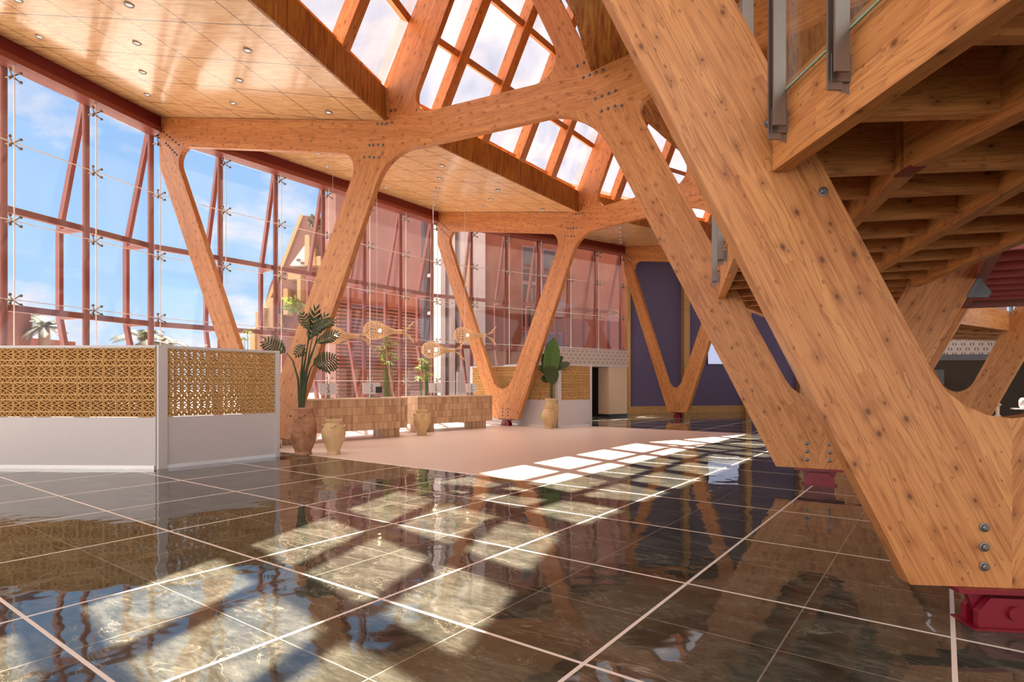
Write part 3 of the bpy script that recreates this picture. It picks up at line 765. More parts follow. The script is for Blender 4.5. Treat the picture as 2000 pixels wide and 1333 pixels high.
# ------------------------------------------------------------------ floor
us = V((math.sin(GD), math.cos(GD), 0)); vs_ = V((math.cos(GD), -math.sin(GD), 0))
poly = [P(k, RF + .0) for k in range(-1, 7)] + [V((34, -6, 0)), V((26, -14, 0)), V((-16, -14, 0))]
fl = MB().prism([p - ZUP * .1 for p in poly], ZUP * .1)
struct('floor', fl, M['marble'], 'polished dark green marble floor with white joints')
def UV(u, v, z=0): return us * u + vs_ * v + ZUP * z
rg = MB().prism([UV(7.5, -16.75), UV(18.35, -16.75), UV(18.6, -4.72), UV(7.5, -4.72)], ZUP * .006)
o = obj('terrazzo_floor', rg, M['rug']); tag(o, 'pale pink terrazzo floor area under the reception desks', 'floor area', None, 'structure')

# ------------------------------------------------------------------ lattice screens
def lattice_mb(a, d, n, L, z0, z1, th=.10, tall=.215, short=.095):
    """courses of pierced terracotta blocks: tall blocks with zigzag webs between low blocks"""
    mb = MB()
    q = lambda x, z, y: a + d * x + n * y + ZUP * z
    def strip(x0, z0_, x1, z1_, w):
        e = V((x1 - x0, z1_ - z0_)); l = e.length; e /= l; m = V((-e.y, e.x)) * w / 2
        pts = [(x0 - m.x, z0_ - m.y), (x1 - m.x, z1_ - m.y), (x1 + m.x, z1_ + m.y), (x0 + m.x, z0_ + m.y)]
        mb.hexa([q(px, pz, -th / 2) for px, pz in pts] + [q(px, pz, th / 2) for px, pz in pts])
    rows = []; z = z0; kind = 0; H = (z1 - z0) / 4
    s_h, t_h = H * .30, H * .70
    while z < z1 - .02:
        rows.append((z, s_h, 0)); rows.append((z + s_h, t_h, 1)); z += H
    for zz, hh, tall_ in rows:
        if tall_:
            w = .118; nb = max(1, round(L / w)); w = L / nb
            for i in range(nb):
                x0 = i * w + (.010 if i % 2 else .001); x1 = (i + 1) * w - (.001 if i % 2 else .014)
                g = .0045
                strip(x0, zz + g, x0, zz + hh - g, .013); strip(x1, zz + g, x1, zz + hh - g, .013)
                strip(x0, zz + g + .003, x1, zz + g + .003, .013); strip(x0, zz + hh - g - .003, x1, zz + hh - g - .003, .013)
                zs = [zz + g + (hh - 2 * g) * f for f in (0, .30, .5, .70, 1)]
                if i % 2:
                    strip(x0, zs[0], x1, zs[1], .013); strip(x1, zs[1], x0, zs[2], .013); strip(x0, zs[2], x1, zs[3], .013); strip(x1, zs[3], x0, zs[4], .013)
                else:
                    strip(x1, zs[0], x0, zs[1], .013); strip(x1, zs[1], x0, zs[2], .013); strip(x0, zs[2], x1, zs[3], .013); strip(x0, zs[3], x1, zs[4], .013)
        else:
            w = .236; nb = max(1, round(L / w)); w = L / nb
            for i in range(nb):
                x0, x1 = i * w + .002, (i + 1) * w - .002; g = .004
                strip(x0, zz + g, x0, zz + hh - g, .012); strip(x1, zz + g, x1, zz + hh - g, .012)
                strip(x0, zz + g + .002, x1, zz + g + .002, .012); strip(x0, zz + hh - g - .002, x1, zz + hh - g - .002, .012)
                for j in range(5):
                    xa, xb = x0 + (x1 - x0) * j / 5, x0 + (x1 - x0) * (j + 1) / 5
                    if j % 2: strip(xa, zz + hh - g, xb, zz + g, .012)
                    else: strip(xa, zz + g, xb, zz + hh - g, .012)
    return mb
def screen_wing(rt, p, q, H, zl, post0, post1, lab=None):
    p, q = V((*p, 0)), V((*q, 0)); d = (q - p).normalized(); n = V((-d.y, d.x, 0)); L = (q - p).length
    obj('lower_panel', MB().hexa([p + d * x + n * y + ZUP * z for z in (.06, zl) for x, y in ((0, -.05), (L, -.05), (L, .05), (0, .05))]), M['white'], rt)
    obj('foot_rail', MB().hexa([p + d * x + n * y + ZUP * z for z in (0, .06) for x, y in ((0.02, -.062), (L - .02, -.062), (L - .02, .062), (0.02, .062))]), M['white_shiny'], rt)
    obj('top_rail', MB().hexa([p + d * x + n * y + ZUP * z for z in (H - .045, H) for x, y in ((0, -.06), (L, -.06), (L, .06), (0, .06))]), M['white'], rt)
    obj('lattice', lattice_mb(p, d, n, L, zl + .01, H - .05), M['breeze'], rt, label='terracotta breeze block lattice')
    for on, x, w in ((post0, 0, .15), (post1, L, .09)):
        if on: obj('post', MB().hexa([p + d * (x + s) + n * y + ZUP * z for z in (0, H + .004) for s, y in ((-w / 2, -.075), (w / 2, -.075), (w / 2, .075), (-w / 2, .075))]), M['white'], rt)
s1_ = empty('lattice_screen', (-6.27, 10.42, 0), 'large white framed screen with terracotta breeze block lattice at the left', 'screen', 'breeze block screens')
screen_wing(s1_, (-11.6, 10.62), (-6.30, 10.44), 2.19, .91, False, False)
screen_wing(s1_, (-6.24, 10.46), (-4.90, 12.20), 2.19, .91, True, True)
s2_ = empty('lattice_screen', (1.55, 20.3, 0), 'small far white screen with breeze block lattice behind the pale V legs', 'screen', 'breeze block screens')
screen_wing(s2_, (-1.55, 23.2), (1.46, 20.40), 2.2, .95, True, False)
screen_wing(s2_, (1.60, 20.34), (2.81, 21.26), 2.2, .95, True, True)

# ------------------------------------------------------------------ reception desks
def desk(p, q, label):
    p, q = V((*p, 0)), V((*q, 0)); d = (q - p).normalized(); n = V((-d.y, d.x, 0)); L = (q - p).length; D = .85
    rt = empty('reception_desk', p.lerp(q, .5), label, 'reception desk', 'tiled reception desks')
    b = MB().hexa([p + d * x + n * y + ZUP * z for z in (.26, 1.09) for x, y in ((0, 0), (L, 0), (L, D), (0, D))])
    b.uv = lambda w, p=p, d=d, n=n: ((w - p).dot(d) + (w - p).dot(n), w.z - .245)
    obj('tiled_body', b, M['tiles'], rt)
    obj('counter_top', MB().hexa([p + d * x + n * y + ZUP * z for z in (1.09, 1.125) for x, y in ((-.015, -.015), (L + .015, -.015), (L + .015, D), (-.015, D))]), M['cream'], rt)
    for x in (.45, L - .45):
        s = MB(); c = p + d * x + n * .38
        s.hexa([c + d * sx * .28 + n * sy * .25 + ZUP * z for z in (0.006, .26) for sx, sy in ((-1, -1), (1, -1), (1, 1), (-1, 1))])
        s.uv = lambda w, p=p, d=d, n=n: ((w - p).dot(d) + (w - p).dot(n), .01)
        obj('support', s, M['tiles'], rt)
    return p, d, n, L
D1 = desk((-5.62, 14.10), (-2.99, 16.80), 'longer beige tiled reception desk behind the clay jars')
D2 = desk((-2.88, 17.95), (-.68, 20.2), 'shorter beige tiled reception desk next to the red footed V')
def monitor(D, px, z0, w, h, label):
    p, d, n, L = D
    c = V(((px - 1000) / FPX, 1, 0)); o = p + n * .42     # sight line of the photograph onto the counter line
    det = c.x * (-d.y) + d.x * c.y
    s = (o.x * (-d.y) + d.x * o.y) / det
    c = V((c.x * s, c.y * s, 0))
    view = V((-c.x, -c.y, 0)).normalized()
    f = (-n * .7 + view * .3).normalized(); r = V((-f.y, f.x, 0))
    rt = empty('monitor', c + ZUP * z0, label, 'monitor', 'white monitors on the desks')
    pan = [c + r * x + f * y + ZUP * z for z, lean in ((z0 + .10, 0), (z0 + .10 + h, -.05)) for x, y in ((-w / 2, 0 + lean), (w / 2, 0 + lean), (w / 2, .035 + lean), (-w / 2, .035 + lean))]
    cs = obj('casing', MB().hexa([pan[0], pan[1], pan[2], pan[3], pan[4], pan[5], pan[6], pan[7]]), M['white'], rt)
    obj('stand', MB().bar(c + ZUP * (z0 + .012), c + ZUP * (z0 + .2), .10, .02, f), M['steel'], rt)
    obj('foot', MB().hexa([c + r * x + f * y + ZUP * z for z in (z0, z0 + .012) for x, y in ((-.11, -.1), (.11, -.1), (.11, .1), (-.11, .1))]), M['steel'], rt)
    em = MB()
    for i, (zx, zz, rr) in enumerate(((.0, .11, .022), (.02, .065, .018), (-.01, .02, .026), (-.005, -.03, .022), (.012, -.075, .028), (-.03, -.10, .014))):
        q = c + r * zx + f * (.038 - .05 * ((h / 2 + zz) / h)) + ZUP * (z0 + .10 + h / 2 + zz)
        em.tube([q - f * .006, q + f * .004], rr, 8)
    obj('emblem', em, M['grey'], cs)
CT = 1.125
monitor(D1, 641, CT, .48, .30, 'white monitor back on the longer desk, left one')
monitor(D1, 726, CT, .50, .32, 'white monitor back on the longer desk, right one')
monitor(D2, 851, CT, .46, .32, 'white monitor back on the shorter desk, left one')
monitor(D2, 921, CT, .40, .30, 'white monitor back on the shorter desk, right one')
p, d, n, L = D1
c = p + d * 3.05 + n * .35
tm = empty('card_terminal', c + ZUP * CT, 'small black card terminal on a stand beside the right monitor of the longer desk', 'card terminal')
obj('stand', MB().tube([c + ZUP * CT, c + ZUP * (CT + .14)], .012, 8), M['steel'], tm)
obj('base', MB().lathe(c + ZUP * CT, [(.06, 0), (.06, .01)], 16), M['steel'], tm)
obj('body', MB().bar(c - d * .09 + ZUP * (CT + .22), c + d * .09 + ZUP * (CT + .22), .04, .17), M['black'], tm)

# ------------------------------------------------------------------ clay jars
def jar(x, y, prof, mat, label, hz, hr, z0=0.0, nh=4):
    rt = empty('clay_jar', (x, y, z0), label, 'jar', 'clay jars')
    H = max(z for r, z in prof)
    rr, zz = prof[-1]
    full = prof + [(rr - .03, zz - .005), (rr - .045, zz - .05), (rr - .06, zz - .25)]
    obj('body', MB().lathe((x, y, z0), full, 40), mat, rt, True)
    for i in range(nh):
        a = 2 * PI * i / nh - PI / 2 + .25; o = V((math.cos(a), math.sin(a), 0)); s = V((-o.y, o.x, 0))
        c = V((x, y, z0 + hz)) + o * hr
        obj('handle', MB().tube([c + s * .055 * math.cos(q) * 1 + o * (.045 * abs(math.sin(q)) - .01) + ZUP * .02 * math.sin(q * 2) for q in [PI * j / 8 for j in range(9)]], .017, 8), mat, rt, True)
    return rt
big = [(.17, .0), (.185, .03), (.165, .07), (.20, .15), (.26, .32), (.285, .50), (.275, .65), (.245, .80), (.205, .875), (.195, .93), (.205, .955), (.215, .985), (.20, 1.01)]
small = [(.135, .0), (.148, .03), (.125, .06), (.15, .14), (.225, .30), (.255, .42), (.24, .52), (.19, .62), (.155, .67), (.165, .70), (.18, .725), (.17, .74)]
tallj = [(.14, 0), (.15, .03), (.19, .22), (.24, .48), (.245, .68), (.215, .82), (.19, .90), (.20, .94), (.225, .985), (.22, 1.01)]
jar(-4.45, 12.52, big, M['clay_red'], 'large weathered reddish clay jar holding the tall dark leaved plant', .84, .235, .0)
jar(-3.81, 12.55, small, M['clay_pale'], 'small pale clay jar beside the large reddish jar', .61, .195, .006)
jar(-2.64, 17.2, [(r * 1.0, z * 1.0) for r, z in small], M['clay_pale'], 'pale clay jar in front of the shorter reception desk', .61, .195, .006)
jar(1.24, 20.2 - .28, [(r * .98, z * .98) for r, z in small], M['clay_pale'], 'pale clay jar standing before the far lattice screen', .6, .19, .006, 2)
jar(1.36, 20.35 - .10, [(r * 1.0, z) for r, z in tallj], M['clay_pale'], 'taller clay jar behind the pale one, holding the broad leaved plant', .86, .215, .006, 2)

# ------------------------------------------------------------------ plants
def blade(mb, base, tip, width, up, nseg=9, split=0, droop=0.0, cup=.12):
    """broad leaf blade; split>0 cuts it into that many torn ribbons on each side of the midrib"""
    base, tip = V(base), V(tip); ax = tip - base; L = ax.length; d = ax.normalized()
    s = d.cross(V(up)).normalized(); u = s.cross(d)
    mid = lambda f: base + ax * f - ZUP * droop * L * f * f
    wd = lambda f: width * (math.sin(PI * min(1, f * .93 + .07)) ** .7)
    if not split:
        o = len(mb.v)
        for i in range(nseg + 1):
            f = i / nseg; w = wd(f); m = mid(f)
            mb.v += [m + s * w + u * cup * w, m, m - s * w + u * cup * w]
        for i in range(nseg):
            b = o + i * 3; mb.f += [(b, b + 1, b + 4, b + 3), (b + 1, b + 2, b + 5, b + 4)]
    else:
        for sg in (-1, 1):
            for i in range(split):
                f0, f1 = .04 + .94 * i / split, .04 + .94 * (i + .80) / split
                f2 = min(1.06, f1 + .10)
                w = wd((f0 + f1) / 2) * random.uniform(.85, 1.08)
                a, b = mid(f0), mid(f1)
                sh = d * L * .16
                c1, c2 = a + s * sg * w * .55 + u * cup * w + sh * .6, b + s * sg * w * .55 + u * cup * w + sh * .6
                e1, e2 = a + s * sg * w - u * .25 * w + sh, b + s * sg * w * .96 - u * .25 * w + sh
                mb.add([a, b, c2, c1, e2, e1], [(0, 1, 2, 3), (3, 2, 4, 5)])
    return mb
pb = V((-4.45, 12.52, 0))
pl = empty('bird_of_paradise_plant', pb + ZUP * .78, 'tall dark green plant with torn leaves in the large reddish jar', 'plant')
obj('soil', MB().lathe(pb + ZUP * .78, [(.15, 0), (.15, .02)], 20), M['soil'], pl)
YP = 12.5
def I(px, py, dy=0.0): return at(px, py, YP + dy)
stalks = [([(585, 800), (582, 740), (572, 705), (560, 690)], (560, 690), (516, 662), .16, 9, .10),
          ([(587, 800), (590, 735), (598, 690), (605, 655)], (604, 668), (617, 600), .11, 7, .0),
          ([(590, 800), (596, 740), (604, 690), (612, 650)], (608, 662), (636, 612), .10, 7, .05),
          ([(588, 800), (594, 735), (604, 700), (618, 668)], (614, 672), (660, 645), .10, 9, .12),
          ([(592, 800), (598, 750), (606, 722), (612, 712)], (610, 714), (655, 698), .20, 10, .02),
          ([(586, 800), (588, 730), (592, 690), (596, 672)], (596, 674), (576, 690), .10, 6, .2),
          ([(588, 800), (592, 730), (600, 680), (604, 640)], (603, 645), (590, 612), .09, 6, .0),
          ([(590, 800), (600, 720), (616, 672), (624, 640)], (622, 642), (652, 622), .09, 7, .05)]
for i, (sp, b, t, w, spl, dr) in enumerate(stalks):
    dy = random.uniform(-.18, .18)
    obj('stalk', MB().tube([I(*q, dy * j / 3) for j, q in enumerate(sp)], [.028, .022, .014, .009], 8), M['leaf_dark'], pl, True)
    obj('leaf', blade(MB(), I(*b, dy), I(*t, dy + random.uniform(-.2, .2)), w * 1.5, V((.25, -1, .55)), 9, spl, dr), M['leaf_dark'], pl)
pc = V((1.36, 20.25, .0))
pl2 = empty('broad_leaf_plant', pc + ZUP * .8, 'bright green broad leaved plant rising from the taller far jar', 'plant')
obj('soil', MB().lathe(pc + ZUP * .8, [(.14, 0), (.14, .02)], 20), M['soil'], pl2)
obj('stem', MB().tube([pc + ZUP * .8, pc + ZUP * 1.7 + V((0, 0, 0)), pc + ZUP * 2.6], [.05, .04, .02], 8), M['leaf_dark'], pl2, True)
J = lambda px, py, dy=0: at(px, py, 20.25 + dy)
for b, t, w, mt in (((1072, 745), (1082, 655), .30, 'leaf_mid'), ((1074, 722), (1060, 690), .22, 'leaf_dark'), ((1076, 735), (1070, 668), .22, 'leaf_mid'), ((1074, 712), (1080, 752), .26, 'leaf_dark'),
                    ((1078, 722), (1114, 708), .14, 'leaf_dark'), ((1078, 716), (1100, 695), .13, 'leaf_dark'), ((1076, 730), (1050, 715), .15, 'leaf_dark'), ((1075, 740), (1056, 740), .15, 'leaf_dark')):
    dy = random.uniform(-.25, .05)
    obj('leaf', blade(MB(), J(*b, dy), J(*t, dy - .15), w, V((.3, -1, .2)), 9, 0, .03), M[mt], pl2)
def papyrus(px, py_top, Y, label, nst, spread=.35, z0=.35):
    top = at(px, py_top, Y); base = V((top.x, top.y, z0))
    rt = empty('papyrus_plant', (base.x, base.y, 0.006), label, 'plant', 'papyrus plants')
    obj('planter', MB().lathe((base.x, base.y, .006), [(.16, 0), (.2, .2), (.22, .42), (.2, .43), (.18, .38)], 24), M['white'], rt, True)
    for i in range(nst):
        a = random.uniform(0, 2 * PI); rr = random.uniform(.05, spread); h = top.z - z0 - random.uniform(0, .9)
        tp = base + V((math.cos(a) * rr, math.sin(a) * rr, h)); b0 = base + V((math.cos(a) * .06, math.sin(a) * .06, 0))
        sm = obj('stem', MB().tube([b0, b0.lerp(tp, .55) + V((0, 0, .05)), tp], [.009, .008, .006], 6), M['leaf_mid'], rt)
        mb = MB()
        for j in range(24):
            b = 2 * PI * j / 24 + random.uniform(-.1, .1); l = random.uniform(.16, .27)
            blade(mb, tp, tp + V((math.cos(b) * l, math.sin(b) * l, random.uniform(-.06, .12))), .012, ZUP, 3, 0, .4)
        obj('umbel', mb, M['leaf_lime'], sm)
papyrus(758, 655, 19.2, 'tall papyrus plant with lime tufts behind the longer desk', 13, .38)
papyrus(829, 700, 20.8, 'bushier papyrus plant with lime tufts behind the shorter desk', 18, .40)
papyrus(486, 645, 17.2, 'papyrus plant with lime tufts peeping over the lattice screen beside the leaning leg', 8, .4)

# ------------------------------------------------------------------ woven lamps
def fish_lamp(px, py, Y, hd, Lb, R, label, tail=1.0):
    c = at(px, py, Y); d = V((math.sin(hd), math.cos(hd), 0)); s = V((d.y, -d.x, 0))
    rt = empty('wicker_lamp', c, label, 'pendant lamp', 'woven fish shaped pendant lamps')
    prof = [(-.5, .10), (-.46, .45), (-.36, .82), (-.2, 1.0), (0, .98), (.2, .78), (.4, .50), (.6, .28), (.78, .17), (.95, .22)]
    mb = MB(); n = 18
    for j in range(n):
        a = 2 * PI * j / n
        mb.tube([c + d * (f * Lb) + (s * math.cos(a + f * .5) + ZUP * math.sin(a + f * .5)) * (r * R) for f, r in prof], .010, 5, False)
    for f, r in [(-.46, .45), (-.36, .82), (-.2, 1.0), (-.1, 1.0), (0, .98), (.1, .89), (.2, .78), (.3, .64), (.4, .5), (.5, .38), (.6, .28), (.78, .17)]:
        mb.tube([c + d * (f * Lb) + (s * math.cos(2 * PI * q / 20) + ZUP * math.sin(2 * PI * q / 20)) * (r * R) for q in range(21)], .009, 5, False)
    obj('body', mb, M['wicker'], rt)
    tb = MB(); root = c + d * (.9 * Lb)
    for sg in (-1, 1):
        for j in range(9):
            g = j / 8
            e = root + d * (Lb * (.55 - .15 * g)) * tail + ZUP * sg * R * (1.25 - .85 * g) * tail + s * .04 * math.sin(j)
            m_ = root + d * Lb * .25 * tail + ZUP * sg * R * (.25 + .1 * (1 - g)) * tail
            tb.tube([root, m_, e], .009, 5, False)
        for g in (.45, .7, .95):
            pts = []
            for j in range(9):
                gg = j / 8
                e = root + d * (Lb * (.55 - .15 * gg)) * tail + ZUP * sg * R * (1.25 - .85 * gg) * tail
                pts.append(root.lerp(e, g))
            tb.tube(pts, .006, 5, False)
    obj('tail', tb, M['wicker'], rt)
    obj('bulb', MB().sphere(c + d * .12 * Lb, .055, 8), M['lamp'], rt, True)
    obj('cord', MB().tube([c + ZUP * R * .9, c + ZUP * (7.9 - c.z)], .006, 5), M['white'], rt)
fish_lamp(736, 646, 17.6, math.radians(62), 0.80, .27, 'woven wicker fish lamp hung highest over the longer desk')
fish_lamp(846, 684, 19.2, math.radians(60), 0.78, .26, 'woven wicker fish lamp hung lowest over the shorter desk')
fish_lamp(908, 655, 20.6, math.radians(75), 0.78, .27, 'woven wicker fish lamp hung in front of the pale V leg')
fish_lamp(650, 655, 15.9, math.radians(58), 0.75, .25, 'woven wicker fish lamp half hidden behind the dark leaved plant')

# ------------------------------------------------------------------ bar area at the far right
A0, A1 = V((11.6, 19.4, 0)), V((22.0, 18.2, 0)); d = (A1 - A0).normalized(); n = V((-d.y, d.x, 0)); L = (A1 - A0).length
fz = MB().hexa([A0 + d * x + n * y + ZUP * z for z in (2.46, 3.1) for x, y in ((0, 0), (L, 0), (L, .15), (0, .15))])
fz.uv = lambda p, a=A0, d=d: ((p - a).dot(d), p.z - 2.4)
bar = empty('drinks_bar', A0.lerp(A1, .5), 'dark bar opening under a white patterned frieze at the far right', 'bar')
obj('frieze', fz, M['frieze_white'], bar, label='white frieze with paired leaf motifs')
obj('shutter_rail', MB().hexa([A0 + d * x + n * y + ZUP * z for z in (2.28, 2.46) for x, y in ((0, -.04), (L, -.04), (L, .12), (0, .12))]), M['galv'], bar)
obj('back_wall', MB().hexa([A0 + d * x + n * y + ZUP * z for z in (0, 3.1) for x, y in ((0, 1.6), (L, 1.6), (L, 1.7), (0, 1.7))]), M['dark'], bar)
obj('cabinet', MB().hexa([A0 + d * x + n * y + ZUP * z for z in (0, 2.0) for x, y in ((2.2, 1.1), (3.1, 1.1), (3.1, 1.6), (2.2, 1.6))]), M['black'], bar)
tb = V((16.35, 18.6, 0))
tt = empty('bar_table', tb, 'pale side table with vases glimpsed under the crossing far legs', 'table')
obj('top', MB().lathe(tb + ZUP * .70, [(.45, 0), (.45, .03)], 28), M['white'], tt)
obj('pedestal', MB().lathe(tb, [(.25, 0), (.22, .03), (.05, .06), (.05, .70)], 20), M['white'], tt, True)
def vase(x, y, z, prof, mat, label):
    o = obj('vase', MB().lathe((x, y, z), prof, 20), mat, None, True); tag(o, label, 'vase', 'vases by the bar'); return o
vase(16.15, 18.55, .73, [(.08, 0), (.12, .08), (.12, .26), (.07, .34)], M['white_ext'], 'rounded white vase on the pale table by the bar')
vase(16.55, 18.75, .73, [(.05, 0), (.10, .15), (.07, .38), (.04, .48)], M['galv'], 'slim grey vase on the pale table by the bar')
cs = V((15.2, 18.4, 0))
o = obj('candle_stand', MB().lathe(cs, [(.16, 0), (.16, .03), (.05, .08), (.06, .45), (.10, .5), (.05, .55), (.05, .8), (.11, .86), (.05, .92), (.04, 1.25)], 18), M['cream'], None, True)
tag(o, 'turned cream wooden candle stand in front of the dark bar', 'candle stand')
# ------------------------------------------------------------------ outside
gp = MB().prism([V((-120, -20, -.16)), V((120, -20, -.16)), V((120, 160, -.16)), V((-120, 160, -.16))], ZUP * .04)
o = obj('ground', gp, M['paving']); tag(o, 'sunlit pale paving outside the glass wall', None, None, 'structure')
def at_poly(pts, Y): return [at(x, y, Y) for x, y in pts]
def slab(pts, Y, dep): return MB().prism(at_poly(pts, Y), V((0, dep, 0)))
# stepped building
ba = empty('stepped_building', at(600, 760, 45), 'stepped reddish brown building with sandstone turrets seen through the middle glass wall', 'building')
obj('wall', slab([(505, 768), (505, 640), (528, 555), (545, 520), (590, 421), (640, 425), (700, 425), (700, 768)], 46, 9), M['brown_ext'], ba)
obj('sloping_coping', MB().bar(at(520, 600, 45.9), at(590, 420, 45.9), .25, .25), M['cream_ext'], ba)
obj('gable', slab([(566, 519), (594, 480), (606, 492), (606, 519)], 45.4, .5), M['white_ext'], ba)
for x0, x1, y0, y1, Yd in ((595, 604, 458, 519, 45), (603, 615, 481, 519, 45.1), (615, 630, 500, 519, 45.2), (651, 663, 393, 470, 45.5), (640, 651, 400, 470, 45.7), (668, 690, 372, 520, 45.7), (632, 646, 480, 520, 45.3),
                           (580, 587, 536, 586, 45), (553, 562, 563, 615, 44.8), (562, 580, 531, 546, 45.2), (526, 533, 582, 640, 44.5), (521, 526, 586, 640, 44.6), (507, 515, 598, 660, 44), (499, 506, 609, 768, 43.8), (488, 498, 640, 768, 43.5), (533, 541, 610, 650, 44.6)):
    obj('turret', slab([(x0, y1), (x0, y0 + 2), ((x0 + x1) / 2, y0), (x1, y0 + 2), (x1, y1)], Yd, 1.2), M['cream_ext'], ba)
obj('chimney', slab([(650, 400), (650, 388), (654, 378), (660, 378), (663, 388), (663, 400)], 46.5, 1.0), M['brown_ext'], ba)
for i, (x, y) in enumerate(((582, 532), (590, 538))): obj('window', slab([(x - 4, y + 3), (x - 4, y - 3), (x + 4, y - 2), (x + 4, y + 4)], 45.3, .2) if False else slab([(x - 3, y - 25 + 3), (x - 3, y - 25 - 1), (x + 3, y - 25 - 1), (x + 3, y - 25 + 3)], 45.25, .3), M['pane_dark'], ba)
def bush(name, px, py, Y, R, label, mat='palm', n=130):
    c = at(px, py, Y); mb = MB()
    for i in range(n):
        v = V((random.gauss(0, 1), random.gauss(0, 1), random.gauss(0, 1))).normalized() * R * random.uniform(.3, 1)
        v.z *= .8
        blade(mb, c + v, c + v * 1.15 + V((random.uniform(-.3, .3), random.uniform(-.3, .3), random.uniform(-.2, .3))), .10, V((random.uniform(-1, 1), -1, .3)), 3)
    o = obj(name, mb, M[mat]); tag(o, label, 'shrub', 'shrubs on the stepped building'); return o
bush('roof_shrub', 617, 436, 45, .55, 'olive shrub growing on the roof of the stepped building', 'palm')
bush('terrace_shrub', 575, 598, 43, .75, 'yellow green shrub hanging on the lower steps of the building', 'leaf_lime')
# louvred building beyond the middle glass wall
q0, q1 = V((-10.3, 35.0, 0)), V((-5.0, 42.6, 0)); d = (q1 - q0).normalized(); n = V((-d.y, d.x, 0)); L = (q1 - q0).length
lb = empty('louvred_building', q0.lerp(q1, .5), 'dusty pink building with a wall of horizontal louvres behind the reception', 'building')
obj('wall', MB().hexa([q0 + d * x + n * y + ZUP * z for z in (-.1, 13) for x, y in ((0, .3), (L, .3), (L, 1.3), (0, 1.3))]), M['pink_ext'], lb)
obj('band', MB().hexa([q0 + d * x + n * y + ZUP * z for z in (6.5, 7.6) for x, y in ((0, .1), (L, .1), (L, .3), (0, .3))]), M['terra_ext'], lb)
for i in range(28):
    z = .35 + i * .225
    obj('louvre', MB().bar(q0 + ZUP * z + n * .1, q1 + ZUP * z + n * .1, .20, .09), M['terra_ext'], lb)
# terracotta building beyond the right glass wall
a, d, n, L = chord(2, RF, 4.2)
tc = empty('terracotta_building', a + d * 5, 'terracotta building with white pilasters and mauve framed windows behind the right glass wall', 'building')
def on_wall(px, z):                       # sight line onto the building front
    c = V(((px - 1000) / FPX, 1, 0)); det = c.x * (-d.y) + d.x * c.y
    s = (a.x * (-d.y) + d.x * a.y) / det
    return (c * s - a).dot(d)
X = lambda px: on_wall(px, 0)
def wbox(px0, px1, z0, z1, y0, y1): return MB().hexa([a + d * x + n * y + ZUP * z for z in (z0, z1) for x, y in ((X(px0), y0), (X(px1), y0), (X(px1), y1), (X(px0), y1))])
obj('wall', wbox(945, 1260, -.1, 13, 0, .4), M['terra_ext'], tc)
obj('recess', wbox(845, 950, -.1, 13, 1.0, 1.3), M['pane_dark'], tc)
for p0_, p1_ in ((858, 867), (877, 886), (898, 945)):
    obj('pilaster', wbox(p0_, p1_, -.1, 13, -.15, .9), M['white_ext'], tc)
for zz in (3.1, 5.0, 6.9): obj('spandrel', wbox(852, 900, zz, zz + .15, .6, 1.0), M['white_ext'], tc)
for p0_, p1_, z0, z1 in ((1020, 1046, 7.1, 8.9), (1020, 1046, 4.6, 6.9), (1060, 1094, 7.6, 8.9), (1058, 1094, 5.4, 7.4), (1020, 1094, 2.2, 4.3)):
    w = obj('window', wbox(p0_ - 2, p1_ + 2, z0 - .1, z1 + .1, -.08, .02), M['purple'], tc)
    obj('pane', wbox(p0_, p1_, z0, z1, -.10, -.082), M['pane_dark'], w)
obj('lit_pane', wbox(905, 914, 6.4, 8.3, -.2, -.155), M['pane_warm'], tc)
obj('frosted_panel', wbox(866, 944, .2, 2.1, -1.4, -1.36), M['white_ext'], tc)
# low walls and palms at the left
o = obj('garden_wall', MB().prism([at(-60, 770, 24), at(-60, 592, 24), at(13, 598, 24), at(15, 770, 24)], V((0, 1.2, 0))), M['terra_ext']); tag(o, 'reddish garden wall at the far left outside the glass', 'wall')
o = obj('planter_wall', MB().prism([at(38, 770, 26), at(38, 660, 26), at(82, 662, 26), at(82, 770, 26)], V((0, 2, 0))), M['terra_ext']); tag(o, 'low reddish planter wall under the left palm', 'planter')
def palm(px, py, Y, base_z, R, nf, label, seed):
    random.seed(seed)
    c = at(px, py, Y)
    rt = empty('palm_tree', (c.x, c.y, base_z), label, 'palm tree', 'palms outside the glass wall')
    obj('trunk', MB().tube([(c.x, c.y, base_z), (c.x + .05, c.y, (base_z + c.z) / 2), (c.x, c.y, c.z)], [.26, .2, .2], 12), M['trunk'], rt, True)
    for i in range(nf):
        a_ = 2 * PI * i / nf + random.uniform(-.2, .2); el = random.uniform(-.15, 1.1)
        h = V((math.cos(a_), math.sin(a_), 0)); mb = MB(); pts = []
        for j in range(9):
            f = j / 8; pts.append(c + h * (R * f * math.cos(el)) + ZUP * (R * f * math.sin(el) - .62 * R * f * f))
        mb.tube(pts, [.022 - .002 * j for j in range(9)], 5, False)
        sd_ = V((-h.y, h.x, 0))
        for j in range(1, 26):
            f = j / 26; x = f * 8; i0 = min(7, int(x)); p = pts[i0].lerp(pts[i0 + 1], x - i0)
            dr = (pts[i0 + 1] - pts[i0]).normalized(); l = R * .30 * math.sin(PI * (f * .8 + .15))
            for sg in (-1, 1):
                e = p + sd_ * sg * l * .75 + dr * l * .6 - ZUP * l * .30
                w = dr * .028
                mb.add([p - w, p + w, e], [(0, 1, 2)])
        obj('frond', mb, M['palm'], rt)
palm(52, 622, 27, -.1, 1.25, 22, 'small bushy palm at the far left above the low planter wall', 3)
palm(86, 640, 25.4, -.1, 1.0, 16, 'second small palm leaning right beside the low planter wall', 5)
palm(283, 668, 24, -.1, 1.55, 22, 'palm with arching fronds just above the lattice screen', 8)
palm(325, 672, 27, -.1, 1.15, 18, 'smaller palm right of the arching one above the lattice screen', 11)
